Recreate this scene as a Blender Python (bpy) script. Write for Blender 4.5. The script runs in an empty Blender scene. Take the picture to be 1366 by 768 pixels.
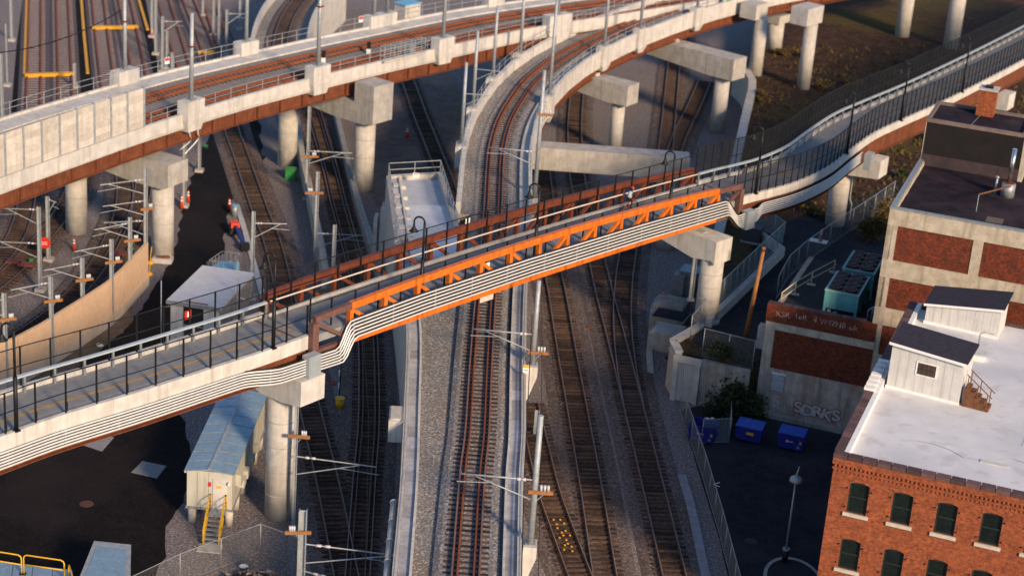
import bpy, bmesh, math, random
import numpy as np
from mathutils import Vector, Matrix
random.seed(7)
S = bpy.context.scene
COL = S.collection
# ------------------------------------------------------------------ camera, sky, sun, exposure
FPX, PITCH, ROLL, CAMH = 2500.0, math.radians(21.6), math.radians(4.4), 60.0
_F = np.array([0, math.cos(PITCH), -math.sin(PITCH)])
_U0 = np.array([0, math.sin(PITCH), math.cos(PITCH)]); _R0 = np.array([1.0, 0, 0])
_R = math.cos(ROLL)*_R0 + math.sin(ROLL)*_U0
_U = -math.sin(ROLL)*_R0 + math.cos(ROLL)*_U0
_C = np.array([0, 0, CAMH])
cam = bpy.data.cameras.new('camera'); camo = bpy.data.objects.new('camera', cam); COL.objects.link(camo)
cam.sensor_width = 36; cam.sensor_fit = 'HORIZONTAL'; cam.lens = FPX/1366*36
cam.clip_start = 1; cam.clip_end = 5000
m = Matrix(((_R[0], _U[0], -_F[0], 0), (_R[1], _U[1], -_F[1], 0), (_R[2], _U[2], -_F[2], CAMH), (0, 0, 0, 1)))
camo.matrix_world = m
cam.dof.use_dof = True; cam.dof.focus_distance = 116; cam.dof.aperture_fstop = 0.26
S.camera = camo
SUN_EL, SUN_AZ = 24.0, (0.56, -0.83)          # horizontal direction towards the sun
w = bpy.data.worlds.new('World'); S.world = w; w.use_nodes = True
nt = w.node_tree; bg = nt.nodes['Background']; sky = nt.nodes.new('ShaderNodeTexSky')
sky.sky_type = 'NISHITA'; sky.sun_disc = False; sky.sun_elevation = math.radians(SUN_EL)
sky.sun_rotation = math.atan2(SUN_AZ[0], SUN_AZ[1]); sky.dust_density = 0.4; sky.ozone_density = 3.5
nt.links.new(sky.outputs[0], bg.inputs[0]); bg.inputs[1].default_value = 0.118
sun = bpy.data.lights.new('sun', 'SUN'); suno = bpy.data.objects.new('sun', sun); COL.objects.link(suno)
sun.energy = 3.9; sun.angle = math.radians(8); sun.color = (1.0, 0.73, 0.47)
sd = Vector((SUN_AZ[0], SUN_AZ[1], 0)).normalized()*math.cos(math.radians(SUN_EL)) + Vector((0, 0, math.sin(math.radians(SUN_EL))))
suno.rotation_euler = sd.to_track_quat('Z', 'Y').to_euler(); suno.location = (60, -80, 120)
S.view_settings.view_transform = 'Standard'; S.view_settings.look = 'None'
S.view_settings.exposure = 0.55; S.view_settings.gamma = 1.0
S.render.resolution_x, S.render.resolution_y = 1024, 575
try: S.cycles.transparent_max_bounces = 24
except Exception: pass

# ------------------------------------------------------------------ photo pixel + height -> point of the place
def P(x, y, z=0.0):
    d = _F + _R*(x-683)/FPX - _U*(y-384)/FPX
    return _C + d*((z-CAMH)/d[2])
def PP(pts, z=0.0):
    return [P(q[0], q[1], q[2] if len(q) > 2 else z) for q in pts]

# ------------------------------------------------------------------ curves
def smooth(pts, step=1.0):
    pts = [np.array(p, float) for p in pts]
    if len(pts) == 2: dense = pts
    else:
        dense = []
        ext = [2*pts[0]-pts[1]] + pts + [2*pts[-1]-pts[-2]]
        for i in range(1, len(ext)-2):
            a, b, c, d = ext[i-1:i+3]
            for k in range(12):
                t = k/12
                dense.append(0.5*(2*b + (c-a)*t + (2*a-5*b+4*c-d)*t*t + (3*b-a-3*c+d)*t**3))
        dense.append(pts[-1])
    return resample(dense, step)
def resample(pts, step):
    pts = [np.array(p, float) for p in pts]
    seg = [np.linalg.norm(pts[i+1]-pts[i]) for i in range(len(pts)-1)]
    L = sum(seg); n = max(1, int(round(L/step))); out = []; i = 0; acc = 0
    for k in range(n+1):
        s = L*k/n
        while i < len(seg)-1 and acc+seg[i] < s-1e-9: acc += seg[i]; i += 1
        t = (s-acc)/seg[i] if seg[i] > 1e-9 else 0
        out.append(pts[i]+(pts[i+1]-pts[i])*min(1, max(0, t)))
    return out
def tangents(pts):
    T = []
    for i in range(len(pts)):
        d = pts[min(i+1, len(pts)-1)]-pts[max(i-1, 0)]; d = np.array([d[0], d[1], 0]); T.append(d/(np.linalg.norm(d)+1e-12))
    return T
def offs(pts, u, v=0.0):
    T = tangents(pts)
    return [p+np.array([t[1], -t[0], 0])*u+np.array([0, 0, v]) for p, t in zip(pts, T)]

# ------------------------------------------------------------------ mesh builder
ORG = {}
class MB:
    def __init__(s): s.v = []; s.f = []; s.sm = []
    def add(s, vs, fs, smooth=False):
        o = len(s.v); s.v += [tuple(map(float, q)) for q in vs]
        for f in fs: s.f.append(tuple(i+o for i in f)); s.sm.append(smooth)
        return s
    def hexa(s, b, t):   # 4 bottom, 4 top points, both counter-clockwise seen from above
        return s.add(list(b)+list(t), [(3,2,1,0),(4,5,6,7),(0,1,5,4),(1,2,6,5),(2,3,7,6),(3,0,4,7)])
    def prism(s, poly, z0, z1):
        pts = [(q[0], q[1]) for q in poly]
        a = sum(pts[i][0]*pts[(i+1)%len(pts)][1]-pts[(i+1)%len(pts)][0]*pts[i][1] for i in range(len(pts)))
        if a < 0: pts = pts[::-1]
        n = len(pts)
        vs = [(x, y, z0) for x, y in pts]+[(x, y, z1) for x, y in pts]
        return s.add(vs, [tuple(range(n-1,-1,-1)), tuple(range(n,2*n))]+[(i,(i+1)%n,n+(i+1)%n,n+i) for i in range(n)])
    def sheet(s, poly, z):
        pts = [(q[0], q[1]) for q in poly]
        a = sum(pts[i][0]*pts[(i+1)%len(pts)][1]-pts[(i+1)%len(pts)][0]*pts[i][1] for i in range(len(pts)))
        if a < 0: pts = pts[::-1]
        return s.add([(x, y, z) for x, y in pts], [tuple(range(len(pts)))])
    def box(s, c, d, ex=(1,0), zc=None):   # centre, dims along ex, across, up; ex horizontal axis
        ex = np.array(ex, float); ex /= np.linalg.norm(ex); ey = np.array([-ex[1], ex[0]])
        c = np.array(c, float); q = []
        for z in (-d[2]/2, d[2]/2):
            for a, b in ((-1,-1),(1,-1),(1,1),(-1,1)):
                xy = c[:2]+ex*a*d[0]/2+ey*b*d[1]/2; q.append((xy[0], xy[1], c[2]+z))
        return s.hexa(q[:4], q[4:])
    def beam(s, a, b, w, h, up=(0,0,1)):   # rectangular bar between two points
        a = np.array(a, float); b = np.array(b, float); d = b-a; d /= np.linalg.norm(d)
        up = np.array(up, float)
        if abs(d@up) > .99: up = np.array([0.0, 1.0, 0])
        r = np.cross(d, up); r /= np.linalg.norm(r); u = np.cross(r, d)
        q = []
        for p in (a, b):
            for i, j in ((-1,-1),(1,-1),(1,1),(-1,1)): q.append(p+r*i*w/2+u*j*h/2)
        return s.add(q, [(0,1,2,3),(7,6,5,4),(0,4,5,1),(1,5,6,2),(2,6,7,3),(3,7,4,0)])
    def tube(s, pts, r, n=6, caps=True):
        pts = [np.array(p, float) for p in pts]; N = len(pts); vs = []; fs = []
        rr = r if hasattr(r, '__len__') else [r]*N
        pr = None
        for i, p in enumerate(pts):
            d = pts[min(i+1, N-1)]-pts[max(i-1, 0)]; d /= np.linalg.norm(d)+1e-12
            up = np.array([0, 0, 1.0]) if abs(d[2]) < .95 else np.array([0, 1.0, 0])
            if pr is not None:
                a = pr-d*(pr@d)
                a = a/np.linalg.norm(a) if np.linalg.norm(a) > 1e-6 else np.cross(d, up)
            else: a = np.cross(d, up); a /= np.linalg.norm(a)
            pr = a; b = np.cross(d, a)
            for k in range(n):
                t = 2*math.pi*k/n; vs.append(p+(a*math.cos(t)+b*math.sin(t))*rr[i])
        for i in range(N-1):
            for k in range(n): fs.append((i*n+k, i*n+(k+1)%n, (i+1)*n+(k+1)%n, (i+1)*n+k))
        s.add(vs, fs, n > 5)
        if caps:
            o = len(s.v)-len(vs)
            s.f.append(tuple(o+k for k in range(n-1,-1,-1))); s.sm.append(False)
            s.f.append(tuple(o+(N-1)*n+k for k in range(n))); s.sm.append(False)
        return s
    def cyl(s, c, r, z0, z1, n=24, r1=None):
        return s.tube([(c[0], c[1], z0), (c[0], c[1], z1)], [r, r if r1 is None else r1], n)
    def sweep(s, path, prof, caps=True):   # prof: list of (u right, v up), closed
        T = tangents(path); n = len(prof); vs = []; fs = []
        for p, t in zip(path, T):
            rt = np.array([t[1], -t[0], 0])
            for u, v in prof: vs.append(p+rt*u+np.array([0, 0, v]))
        for i in range(len(path)-1):
            for k in range(n): fs.append((i*n+k, i*n+(k+1)%n, (i+1)*n+(k+1)%n, (i+1)*n+k))
        if caps: fs += [tuple(range(n-1,-1,-1)), tuple((len(path)-1)*n+k for k in range(n))]
        return s.add(vs, fs)
    def rsweep(s, path, u0, u1, v0, v1): return s.sweep(path, [(u0,v0),(u1,v0),(u1,v1),(u0,v1)])
    def ribbon(s, path, v0, v1, u=0.0):   # upright sheet
        q = offs(path, u); n = len(q)
        return s.add([p+np.array([0,0,v0]) for p in q]+[p+np.array([0,0,v1]) for p in q], [(i,i+1,n+i+1,n+i) for i in range(n-1)])
    def sphere(s, c, r, nu=10, nv=6, sq=(1,1,1)):
        vs = []; fs = []
        for j in range(nv+1):
            ph = math.pi*j/nv
            for k in range(nu):
                t = 2*math.pi*k/nu
                vs.append((c[0]+r*sq[0]*math.sin(ph)*math.cos(t), c[1]+r*sq[1]*math.sin(ph)*math.sin(t), c[2]-r*sq[2]*math.cos(ph)))
        for j in range(nv):
            for k in range(nu): fs.append((j*nu+k, j*nu+(k+1)%nu, (j+1)*nu+(k+1)%nu, (j+1)*nu+k))
        return s.add(vs, fs, True)
    def mesh(s, name, mat, org=(0,0,0)):
        me = bpy.data.meshes.new(name)
        V = (np.array(s.v)-np.array(org)) if s.v else np.zeros((0,3))
        me.from_pydata([tuple(q) for q in V], [], s.f)
        me.polygons.foreach_set('use_smooth', s.sm)
        bm = bmesh.new(); bm.from_mesh(me)
        bm.verts.ensure_lookup_table()
        bmesh.ops.recalc_face_normals(bm, faces=bm.faces)
        uvl = bm.loops.layers.uv.new('uv')
        for f in bm.faces:
            n = f.normal
            if abs(n.z) > .72:
                for l in f.loops: l[uvl].uv = (l.vert.co.x, l.vert.co.y)
            else:
                t = Vector((-n.y, n.x, 0)); t = t.normalized() if t.length > 1e-6 else Vector((1,0,0))
                for l in f.loops: l[uvl].uv = (l.vert.co.dot(t), l.vert.co.z)
        bm.to_mesh(me); bm.free()
        if mat: me.materials.append(mat)
        return me
    def build(s, name, mat, parent=None, org=None, kind=None):
        if org is None: org = ORG[parent.name] if parent is not None else (0,0,0)
        me = s.mesh(name, mat, org)
        o = bpy.data.objects.new(name, me); COL.objects.link(o)
        if parent is not None: o.parent = parent
        else: o.location = org
        ORG[o.name] = np.array(org, float)
        if kind: o['kind'] = kind
        return o
def tag(o, label=None, cat=None, group=None, kind=None):
    if label: o['label'] = label
    if cat: o['category'] = cat
    if group: o['group'] = group
    if kind: o['kind'] = kind
    return o
def thing(name, loc, label, cat, group=None):
    o = bpy.data.objects.new(name, None); COL.objects.link(o); o.location = tuple(map(float, loc)); o.empty_display_size = .3
    ORG[o.name] = np.array(loc, float)
    return tag(o, label, cat, group)
def piece(name, me, parent, loc, rz=0.0, tilt=None):     # one more of the same piece, sharing its mesh
    o = bpy.data.objects.new(name, me); COL.objects.link(o); o.parent = parent
    o.location = tuple(np.array(loc, float)-ORG[parent.name]); o.rotation_euler = (0, tilt or 0, rz)
    ORG[o.name] = np.array(loc, float)
    return o
def text_mesh(body, size, mat, name, org, ex, ez=(0,0,1), extrude=.004, offset=0.0, align='CENTER'):
    cu = bpy.data.curves.new('t', 'FONT'); cu.body = body; cu.size = size; cu.extrude = extrude; cu.offset = offset
    cu.align_x = align; cu.align_y = 'CENTER'; cu.resolution_u = 3
    ob = bpy.data.objects.new('t', cu); COL.objects.link(ob); bpy.context.view_layer.update()
    me = bpy.data.meshes.new_from_object(ob); bpy.data.objects.remove(ob)
    ex = Vector((ex[0], ex[1], ex[2] if len(ex) > 2 else 0)).normalized(); ez = Vector(ez).normalized(); en = ex.cross(ez)
    M = Matrix(((ex.x, ez.x, en.x, 0), (ex.y, ez.y, en.y, 0), (ex.z, ez.z, en.z, 0), (0,0,0,1)))
    me.transform(M); me.name = name; me.materials.clear(); me.materials.append(mat)
    return me

# ------------------------------------------------------------------ materials
MATS = {}
def mat(name, c1, c2=None, scale=1.0, rough=.8, bump=0.0, bscale=None, metal=0.0, streak=None, speck=None, rnd=0.0, detail=6, spec=.3, contrast=(.35,.65), c3=None, s3=.15):
    if name in MATS: return MATS[name]
    M = bpy.data.materials.new(name); M.use_nodes = True; n = M.node_tree.nodes; l = M.node_tree.links; b = n['Principled BSDF']
    b.inputs['Roughness'].default_value = rough; b.inputs['Metallic'].default_value = metal
    b.inputs['Specular IOR Level'].default_value = spec
    c2 = c2 or tuple(x*.7 for x in c1)
    tc = n.new('ShaderNodeTexCoord'); mp = n.new('ShaderNodeMapping'); l.new(tc.outputs['Object'], mp.inputs[0])
    if rnd:
        oi = n.new('ShaderNodeObjectInfo'); vm = n.new('ShaderNodeVectorMath'); vm.operation = 'SCALE'; vm.inputs[0].default_value = (37, 53, 71)
        l.new(oi.outputs['Random'], vm.inputs['Scale']); l.new(vm.outputs[0], mp.inputs['Location'])
    nz = n.new('ShaderNodeTexNoise'); nz.inputs['Scale'].default_value = scale; nz.inputs['Detail'].default_value = detail; nz.inputs['Roughness'].default_value = .65
    l.new(mp.outputs[0], nz.inputs[0])
    rp = n.new('ShaderNodeValToRGB'); rp.color_ramp.elements[0].position = contrast[0]; rp.color_ramp.elements[1].position = contrast[1]
    rp.color_ramp.elements[0].color = (*c2, 1); rp.color_ramp.elements[1].color = (*c1, 1)
    l.new(nz.outputs[0], rp.inputs[0]); col = rp.outputs[0]
    def mixin(col, fac, c, amt=1.0, mode='MIX'):
        mx = n.new('ShaderNodeMixRGB'); mx.blend_type = mode
        if amt != 1.0:
            mm = n.new('ShaderNodeMath'); mm.operation = 'MULTIPLY'; l.new(fac, mm.inputs[0]); mm.inputs[1].default_value = amt; fac = mm.outputs[0]
        l.new(fac, mx.inputs[0]); l.new(col, mx.inputs[1]); mx.inputs[2].default_value = (*c, 1)
        return mx.outputs[0]
    def noise_mask(sc, lo, hi, vec=None, det=4):
        q = n.new('ShaderNodeTexNoise'); q.inputs['Scale'].default_value = sc; q.inputs['Detail'].default_value = det
        l.new(vec or mp.outputs[0], q.inputs[0]); r = n.new('ShaderNodeMapRange'); r.inputs[1].default_value = lo; r.inputs[2].default_value = hi
        l.new(q.outputs[0], r.inputs[0]); return r.outputs[0]
    if c3: col = mixin(col, noise_mask(s3, .48, .68), c3)
    if streak:      # vertical weather streaks
        m2 = n.new('ShaderNodeMapping'); l.new(tc.outputs['Object'], m2.inputs[0]); m2.inputs['Scale'].default_value = (1.6, 1.6, .12)
        col = mixin(col, noise_mask(1.7, .5, .78, m2.outputs[0]), streak, .75)
    if speck: col = mixin(col, noise_mask(speck[1], .56, .64, det=2), speck[0], speck[2] if len(speck) > 2 else 1.0)
    if rnd:
        hs = n.new('ShaderNodeHueSaturation'); mr = n.new('ShaderNodeMapRange'); mr.inputs[3].default_value = 1-rnd; mr.inputs[4].default_value = 1+rnd
        l.new(oi.outputs['Random'], mr.inputs[0]); l.new(mr.outputs[0], hs.inputs['Value']); l.new(col, hs.inputs['Color']); col = hs.outputs[0]
    l.new(col, b.inputs['Base Color'])
    if bump:
        q = n.new('ShaderNodeTexNoise'); q.inputs['Scale'].default_value = bscale or scale*4; q.inputs['Detail'].default_value = 3; l.new(mp.outputs[0], q.inputs[0])
        bp = n.new('ShaderNodeBump'); bp.inputs['Strength'].default_value = min(1, bump); bp.inputs['Distance'].default_value = .05; l.new(q.outputs[0], bp.inputs['Height']); l.new(bp.outputs[0], b.inputs['Normal'])
    MATS[name] = M; return M
def brick_mat(name, cols, mortar, bw=.24, bh=.078, dirt=None, dirt_amt=.6, msize=.012):
    M = bpy.data.materials.new(name); M.use_nodes = True; n = M.node_tree.nodes; l = M.node_tree.links; b = n['Principled BSDF']
    b.inputs['Roughness'].default_value = .9; b.inputs['Specular IOR Level'].default_value = .15
    tc = n.new('ShaderNodeTexCoord'); br = n.new('ShaderNodeTexBrick'); l.new(tc.outputs['UV'], br.inputs[0])
    br.inputs['Color1'].default_value = (*cols[0], 1); br.inputs['Color2'].default_value = (*cols[1], 1); br.inputs['Mortar'].default_value = (*mortar, 1)
    br.inputs['Scale'].default_value = 1; br.inputs['Brick Width'].default_value = bw; br.inputs['Row Height'].default_value = bh; br.inputs['Mortar Size'].default_value = msize; br.inputs['Mortar Smooth'].default_value = .3
    br.inputs['Bias'].default_value = -.1
    nz = n.new('ShaderNodeTexNoise'); nz.inputs['Scale'].default_value = 1.6; nz.inputs['Detail'].default_value = 10; nz.inputs['Roughness'].default_value = .7; l.new(tc.outputs['Object'], nz.inputs[0])
    rp = n.new('ShaderNodeMapRange'); rp.inputs[1].default_value = .45; rp.inputs[2].default_value = .7; l.new(nz.outputs[0], rp.inputs[0])
    mm = n.new('ShaderNodeMath'); mm.operation = 'MULTIPLY'; mm.inputs[1].default_value = dirt_amt; l.new(rp.outputs[0], mm.inputs[0])
    mx = n.new('ShaderNodeMixRGB'); l.new(mm.outputs[0], mx.inputs[0]); l.new(br.outputs[0], mx.inputs[1]); mx.inputs[2].default_value = (*(dirt or tuple(c*.4 for c in cols[0])), 1)
    n2 = n.new('ShaderNodeTexNoise'); n2.inputs['Scale'].default_value = 5.5; n2.inputs['Detail'].default_value = 4; l.new(tc.outputs['Object'], n2.inputs[0])
    hs = n.new('ShaderNodeHueSaturation'); mr = n.new('ShaderNodeMapRange'); mr.inputs[1].default_value = .3; mr.inputs[2].default_value = .7; mr.inputs[3].default_value = .72; mr.inputs[4].default_value = 1.28
    l.new(n2.outputs[0], mr.inputs[0]); l.new(mr.outputs[0], hs.inputs['Value']); l.new(mx.outputs[0], hs.inputs['Color'])
    l.new(hs.outputs[0], b.inputs['Base Color'])
    bp = n.new('ShaderNodeBump'); bp.inputs['Strength'].default_value = .5; bp.inputs['Distance'].default_value = .02; bp.invert = True; l.new(br.outputs['Fac'], bp.inputs['Height']); l.new(bp.outputs[0], b.inputs['Normal'])
    MATS[name] = M; return M
def mesh_mat(name, c, pitch=.06, wire=.1, diag=True, rough=.6, metal=0.0):
    M = bpy.data.materials.new(name); M.use_nodes = True; n = M.node_tree.nodes; l = M.node_tree.links; b = n['Principled BSDF']
    b.inputs['Base Color'].default_value = (*c, 1); b.inputs['Roughness'].default_value = rough; b.inputs['Metallic'].default_value = metal
    tc = n.new('ShaderNodeTexCoord'); mp = n.new('ShaderNodeMapping'); l.new(tc.outputs['UV'], mp.inputs[0])
    mp.inputs['Scale'].default_value = (1/pitch, 1/pitch, 1)
    if diag: mp.inputs['Rotation'].default_value = (0, 0, math.pi/4)
    sp = n.new('ShaderNodeSeparateXYZ'); l.new(mp.outputs[0], sp.inputs[0]); acc = None
    for ax in (0, 1):
        fr = n.new('ShaderNodeMath'); fr.operation = 'FRACT'; l.new(sp.outputs[ax], fr.inputs[0])
        lt = n.new('ShaderNodeMath'); lt.operation = 'LESS_THAN'; l.new(fr.outputs[0], lt.inputs[0]); lt.inputs[1].default_value = wire
        if acc is None: acc = lt.outputs[0]
        else:
            mx = n.new('ShaderNodeMath'); mx.operation = 'MAXIMUM'; l.new(acc, mx.inputs[0]); l.new(lt.outputs[0], mx.inputs[1]); acc = mx.outputs[0]
    l.new(acc, b.inputs['Alpha'])
    MATS[name] = M; return M

concrete   = mat('concrete', (.44,.42,.39), (.31,.295,.27), 1.1, .85, .15, 12, streak=(.24,.215,.19))
conc_light = mat('light_concrete', (.53,.505,.465), (.39,.37,.34), 1.3, .85, .12, 12, streak=(.36,.335,.30))
conc_white = mat('pale_concrete', (.60,.58,.54), (.47,.45,.42), 1.0, .8, .1, 12, streak=(.34,.31,.28))
conc_dirty = mat('stained_concrete', (.40,.37,.32), (.24,.22,.19), 1.4, .9, .25, 9, streak=(.11,.085,.065))
conc_panel = mat('panel_concrete', (.56,.52,.46), (.43,.40,.35), 1.6, .9, .2, 6, streak=(.36,.31,.26))
rust       = mat('weathering_steel', (.20,.062,.026), (.105,.034,.016), 1.5, .75, .1, 20, streak=(.075,.024,.012), contrast=(.3,.7))
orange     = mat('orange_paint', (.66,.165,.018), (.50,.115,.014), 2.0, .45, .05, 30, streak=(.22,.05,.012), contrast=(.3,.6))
orange_shaded = mat('shaded_orange_paint', (.20,.048,.018), (.12,.030,.013), 2.0, .6, .05, 30)  # the orange paint darkened, shade on the far truss put into the colour
brownp     = mat('brown_paint', (.17,.085,.07), (.11,.055,.045), 2.0, .6)
galv       = mat('galvanised_steel', (.42,.45,.47), (.29,.315,.335), 3.0, .58, metal=.35, spec=.35)
galv_dull  = mat('dull_galvanised', (.36,.38,.385), (.24,.255,.265), 3.0, .5, metal=.45)
pipe_white = mat('conduit_grey', (.74,.745,.73), (.60,.605,.60), 3.0, .38, metal=.2)
black      = mat('black_metal', (.012,.012,.014), (.008,.008,.009), 4.0, .5)
ballast    = mat('ballast', (.235,.205,.205), (.105,.09,.092), 4.5, .95, 1.0, 6, speck=((.42,.385,.37), 6.5, .7), c3=(.15,.125,.12), s3=.10, detail=10, contrast=(.38,.62), spec=.1)
ballast_v  = mat('fresh_ballast', (.27,.255,.245), (.11,.103,.10), 5.0, .95, 1.0, 6, speck=((.50,.48,.45), 7, .8), c3=(.19,.155,.13), s3=.22, detail=10, contrast=(.38,.62))
trackbed   = mat('track_ballast', (.17,.135,.125), (.07,.054,.05), 4.5, .95, 1.0, 6, speck=((.30,.26,.24), 6.5, .6), detail=10, c3=(.10,.072,.06), s3=.25, contrast=(.38,.62), spec=.1)
fourfoot   = mat('four_foot_ballast', (.065,.043,.034), (.026,.018,.016), 4.5, .95, 1.0, 6, speck=((.16,.115,.085), 6, .5), detail=10, c3=(.13,.082,.052), s3=.35, spec=.1)
sleeper_m  = mat('sleeper_wood', (.095,.058,.042), (.04,.025,.02), 3.0, .9, .4, 12, rnd=.6)
rail_m     = mat('rail_steel', (.11,.055,.038), (.06,.03,.024), 3.0, .5, metal=.3)
rail_rust  = mat('rusty_rail', (.25,.075,.03), (.15,.045,.02), 3.0, .8)
rail_top   = mat('worn_rail_head', (.24,.18,.165), (.15,.105,.095), 2.0, .55, metal=.2, spec=.3)
asph_new   = mat('new_asphalt', (.014,.012,.0135), (.008,.007,.008), 1.2, .85, .5, 16, c3=(.022,.017,.018), s3=.12, speck=((.03,.026,.027), 7, .5), spec=.06)
asph       = mat('asphalt', (.028,.031,.040), (.016,.018,.024), 1.0, .9, .5, 14, c3=(.042,.042,.048), s3=.15, speck=((.075,.075,.08), 7, .4), spec=.06)
deck_m     = mat('deck_concrete', (.27,.275,.28), (.20,.205,.21), 1.0, .85, .15, 10, c3=(.28,.275,.265), s3=.3)
patch_m    = mat('grey_patch', (.26,.26,.27), (.19,.19,.20), 4.0, .9, .2, 10)
soil       = mat('soil', (.078,.040,.027), (.028,.016,.014), .6, .95, .8, 5, c3=(.085,.07,.015), s3=.045, speck=((.15,.10,.06), 3, .5), spec=.08)
tan_m      = mat('tan_wall_face', (.62,.43,.28), (.54,.37,.24), 2.0, .9, .1, 10)
yellow     = mat('yellow_paint', (.72,.42,.02), (.60,.34,.015), 3.0, .5)
orange_y   = mat('amber_paint', (.72,.36,.02), (.55,.27,.015), 3.0, .6)
white_p    = mat('white_paint', (.80,.79,.76), (.70,.69,.66), 3.0, .6)
white_roof = mat('white_roof_coating', (.66,.665,.68), (.56,.565,.585), .45, .75, .2, 1.2, c3=(.50,.51,.535), s3=.16, speck=((.42,.39,.37), .8, .35), detail=9)
siding     = mat('white_siding', (.60,.595,.575), (.50,.495,.475), 1.2, .7, streak=(.40,.385,.35))
steel_roof = mat('zinc_roof', (.27,.40,.50), (.20,.31,.40), 1.5, .42, metal=.3, spec=.5, streak=(.22,.25,.27))
cont_wall  = mat('cream_metal', (.50,.49,.42), (.44,.43,.37), 1.5, .6, streak=(.34,.32,.26))
blue_m     = mat('blue_bin_paint', (.020,.030,.26), (.014,.020,.17), 2.5, .45, streak=(.02,.018,.06))
blue_lid   = mat('blue_bin_lid', (.045,.12,.50), (.03,.085,.38), 2.5, .5)
teal       = mat('teal_metal', (.12,.36,.37), (.09,.28,.29), 2.0, .5, streak=(.08,.2,.2))
dark_roof  = mat('dark_roof_felt', (.030,.022,.030), (.015,.011,.016), 1.0, .9, .3, 8, c3=(.045,.034,.04), s3=.3, spec=.08)
slate      = mat('charcoal_shingles', (.034,.030,.046), (.022,.020,.031), 3.0, .9, .4, 20)
glass_dk   = mat('dark_window_glass', (.010,.018,.017), (.006,.010,.010), 2.0, .15, spec=.35)
shutter    = mat('dark_green_frame', (.018,.030,.027), (.012,.02,.019), 4.0, .6)
stone      = mat('sill_stone', (.60,.55,.46), (.46,.42,.35), 3.0, .9)
coping_m   = mat('coping_tile', (.125,.068,.065), (.075,.045,.046), 2.5, .75, rnd=.4)
wood       = mat('timber', (.36,.16,.055), (.24,.105,.038), 4.0, .8, .2, 20)
wood_dk    = mat('weathered_timber', (.20,.085,.04), (.10,.045,.024), 4.0, .85, .2, 20)
foliage    = mat('leaf', (.055,.07,.022), (.02,.028,.012), 3.0, .8, rnd=.4)
foliage2   = mat('autumn_leaf', (.16,.10,.025), (.06,.045,.015), 3.0, .8, rnd=.4)
red_m      = mat('red_paint', (.60,.03,.02), (.5,.025,.018), 3.0, .5)
cone_m     = mat('cone_orange', (.75,.075,.02), (.65,.06,.016), 3.0, .5)
plastic_bl = mat('sky_blue_cover', (.16,.42,.62), (.11,.33,.5), 1.5, .5)
rubble_m   = mat('rubble_stone', (.36,.28,.21), (.2,.15,.11), 3.0, .95, .3, 10, rnd=.4)
porcelain  = mat('insulator_porcelain', (.55,.55,.56), (.45,.45,.47), 4.0, .25)
skin_m     = mat('skin', (.5,.3,.22), (.42,.25,.18), 6.0, .6)
navy       = mat('dark_clothing', (.03,.03,.04), (.018,.018,.024), 6.0, .85)
grey_cl    = mat('pale_jacket', (.42,.47,.5), (.33,.37,.4), 6.0, .85)
paint_gr   = mat('graffiti_pale', (.60,.57,.55), (.38,.34,.32), 4.0, .9)
paint_pk   = mat('graffiti_rose', (.22,.06,.055), (.15,.05,.05), 4.0, .9)
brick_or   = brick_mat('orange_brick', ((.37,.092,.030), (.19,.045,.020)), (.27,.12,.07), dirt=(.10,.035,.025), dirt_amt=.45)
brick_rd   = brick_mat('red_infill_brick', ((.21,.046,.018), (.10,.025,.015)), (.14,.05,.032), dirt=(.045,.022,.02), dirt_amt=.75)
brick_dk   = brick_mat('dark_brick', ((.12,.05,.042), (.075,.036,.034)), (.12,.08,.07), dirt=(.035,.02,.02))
mesh_blk   = mesh_mat('black_fence_mesh', (.008,.008,.010), .06, .055, diag=False)
mesh_blk2  = mesh_mat('dense_black_mesh', (.008,.008,.010), .06, .27, diag=False)
mesh_galv  = mesh_mat('chain_link', (.34,.37,.39), .07, .05, diag=True, metal=.4)
mesh_scr   = mesh_mat('screen_mesh', (.22,.30,.34), .05, .22, diag=True, metal=.3)
EOF_MARK = 0

# ================================================================== GROUND AND PAVING
EX = np.array([.945, -.327]); EX /= np.linalg.norm(EX); EY = np.array([-EX[1], EX[0]])      # town grid of the brick buildings
def G(x, y, z=0): return P(x, y, z)[:2]
tag(MB().sheet([(-2500,-600),(2500,-600),(2500,3500),(-2500,3500)], 0).build('ground', ballast), kind='structure')
WING = P(1025,404,9)[:2]
terr = [G(1075,-70,3.5), G(1016,40,3.5), G(1003,110,3.5), G(978,240,3.5), G(958,330,3.5), G(938,418,3.5), G(897,453,3.5), G(906,468,3.5), G(936,476,3.5), WING+EX*-.05+EY*.35,
        WING+EX*6+EY*.8, WING+EX*200+EY*.8, np.array([500,600]), np.array([120,600])]
tag(MB().prism(terr, -.4, 3.5).build('terrace', soil), kind='structure')
road = [G(1003,330,3.5), G(1040,300,3.5), G(1080,283,3.5), G(1150,262,3.5), G(1230,232,3.5), G(1366,180,3.5), G(1366,250,3.5), G(1240,300,3.5), WING+EX*7+EY*8, WING+EX*.2+EY*1.2, G(1005,490,3.5), G(940,470,3.5), G(925,455,3.5), G(960,400,3.5), G(1000,360,3.5)]
tag(MB().sheet(road, 3.512).build('service_road', asph), kind='structure')
lot = [(-260,830),(-260,470),(-60,545),(34,515),(100,490),(165,440),(187,415),(230,345),(247,265),(262,215),(287,160),(345,158),(358,255),(338,266),(309,266),(300,312),(297,342),(276,350),(262,395),(222,452),(215,500),(240,545),(246,570),(257,596),(248,665),(221,708),(219,742),(204,768),(186,830)]
def wobble(poly, amp=.22, step=1.2):
    pts = [np.array([*q, 0]) for q in poly]; pts.append(pts[0]); q = resample(pts, step)[:-1]; r = random.Random(3)
    return [(p[0]+r.uniform(-amp, amp), p[1]+r.uniform(-amp, amp)) for p in q]
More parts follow.
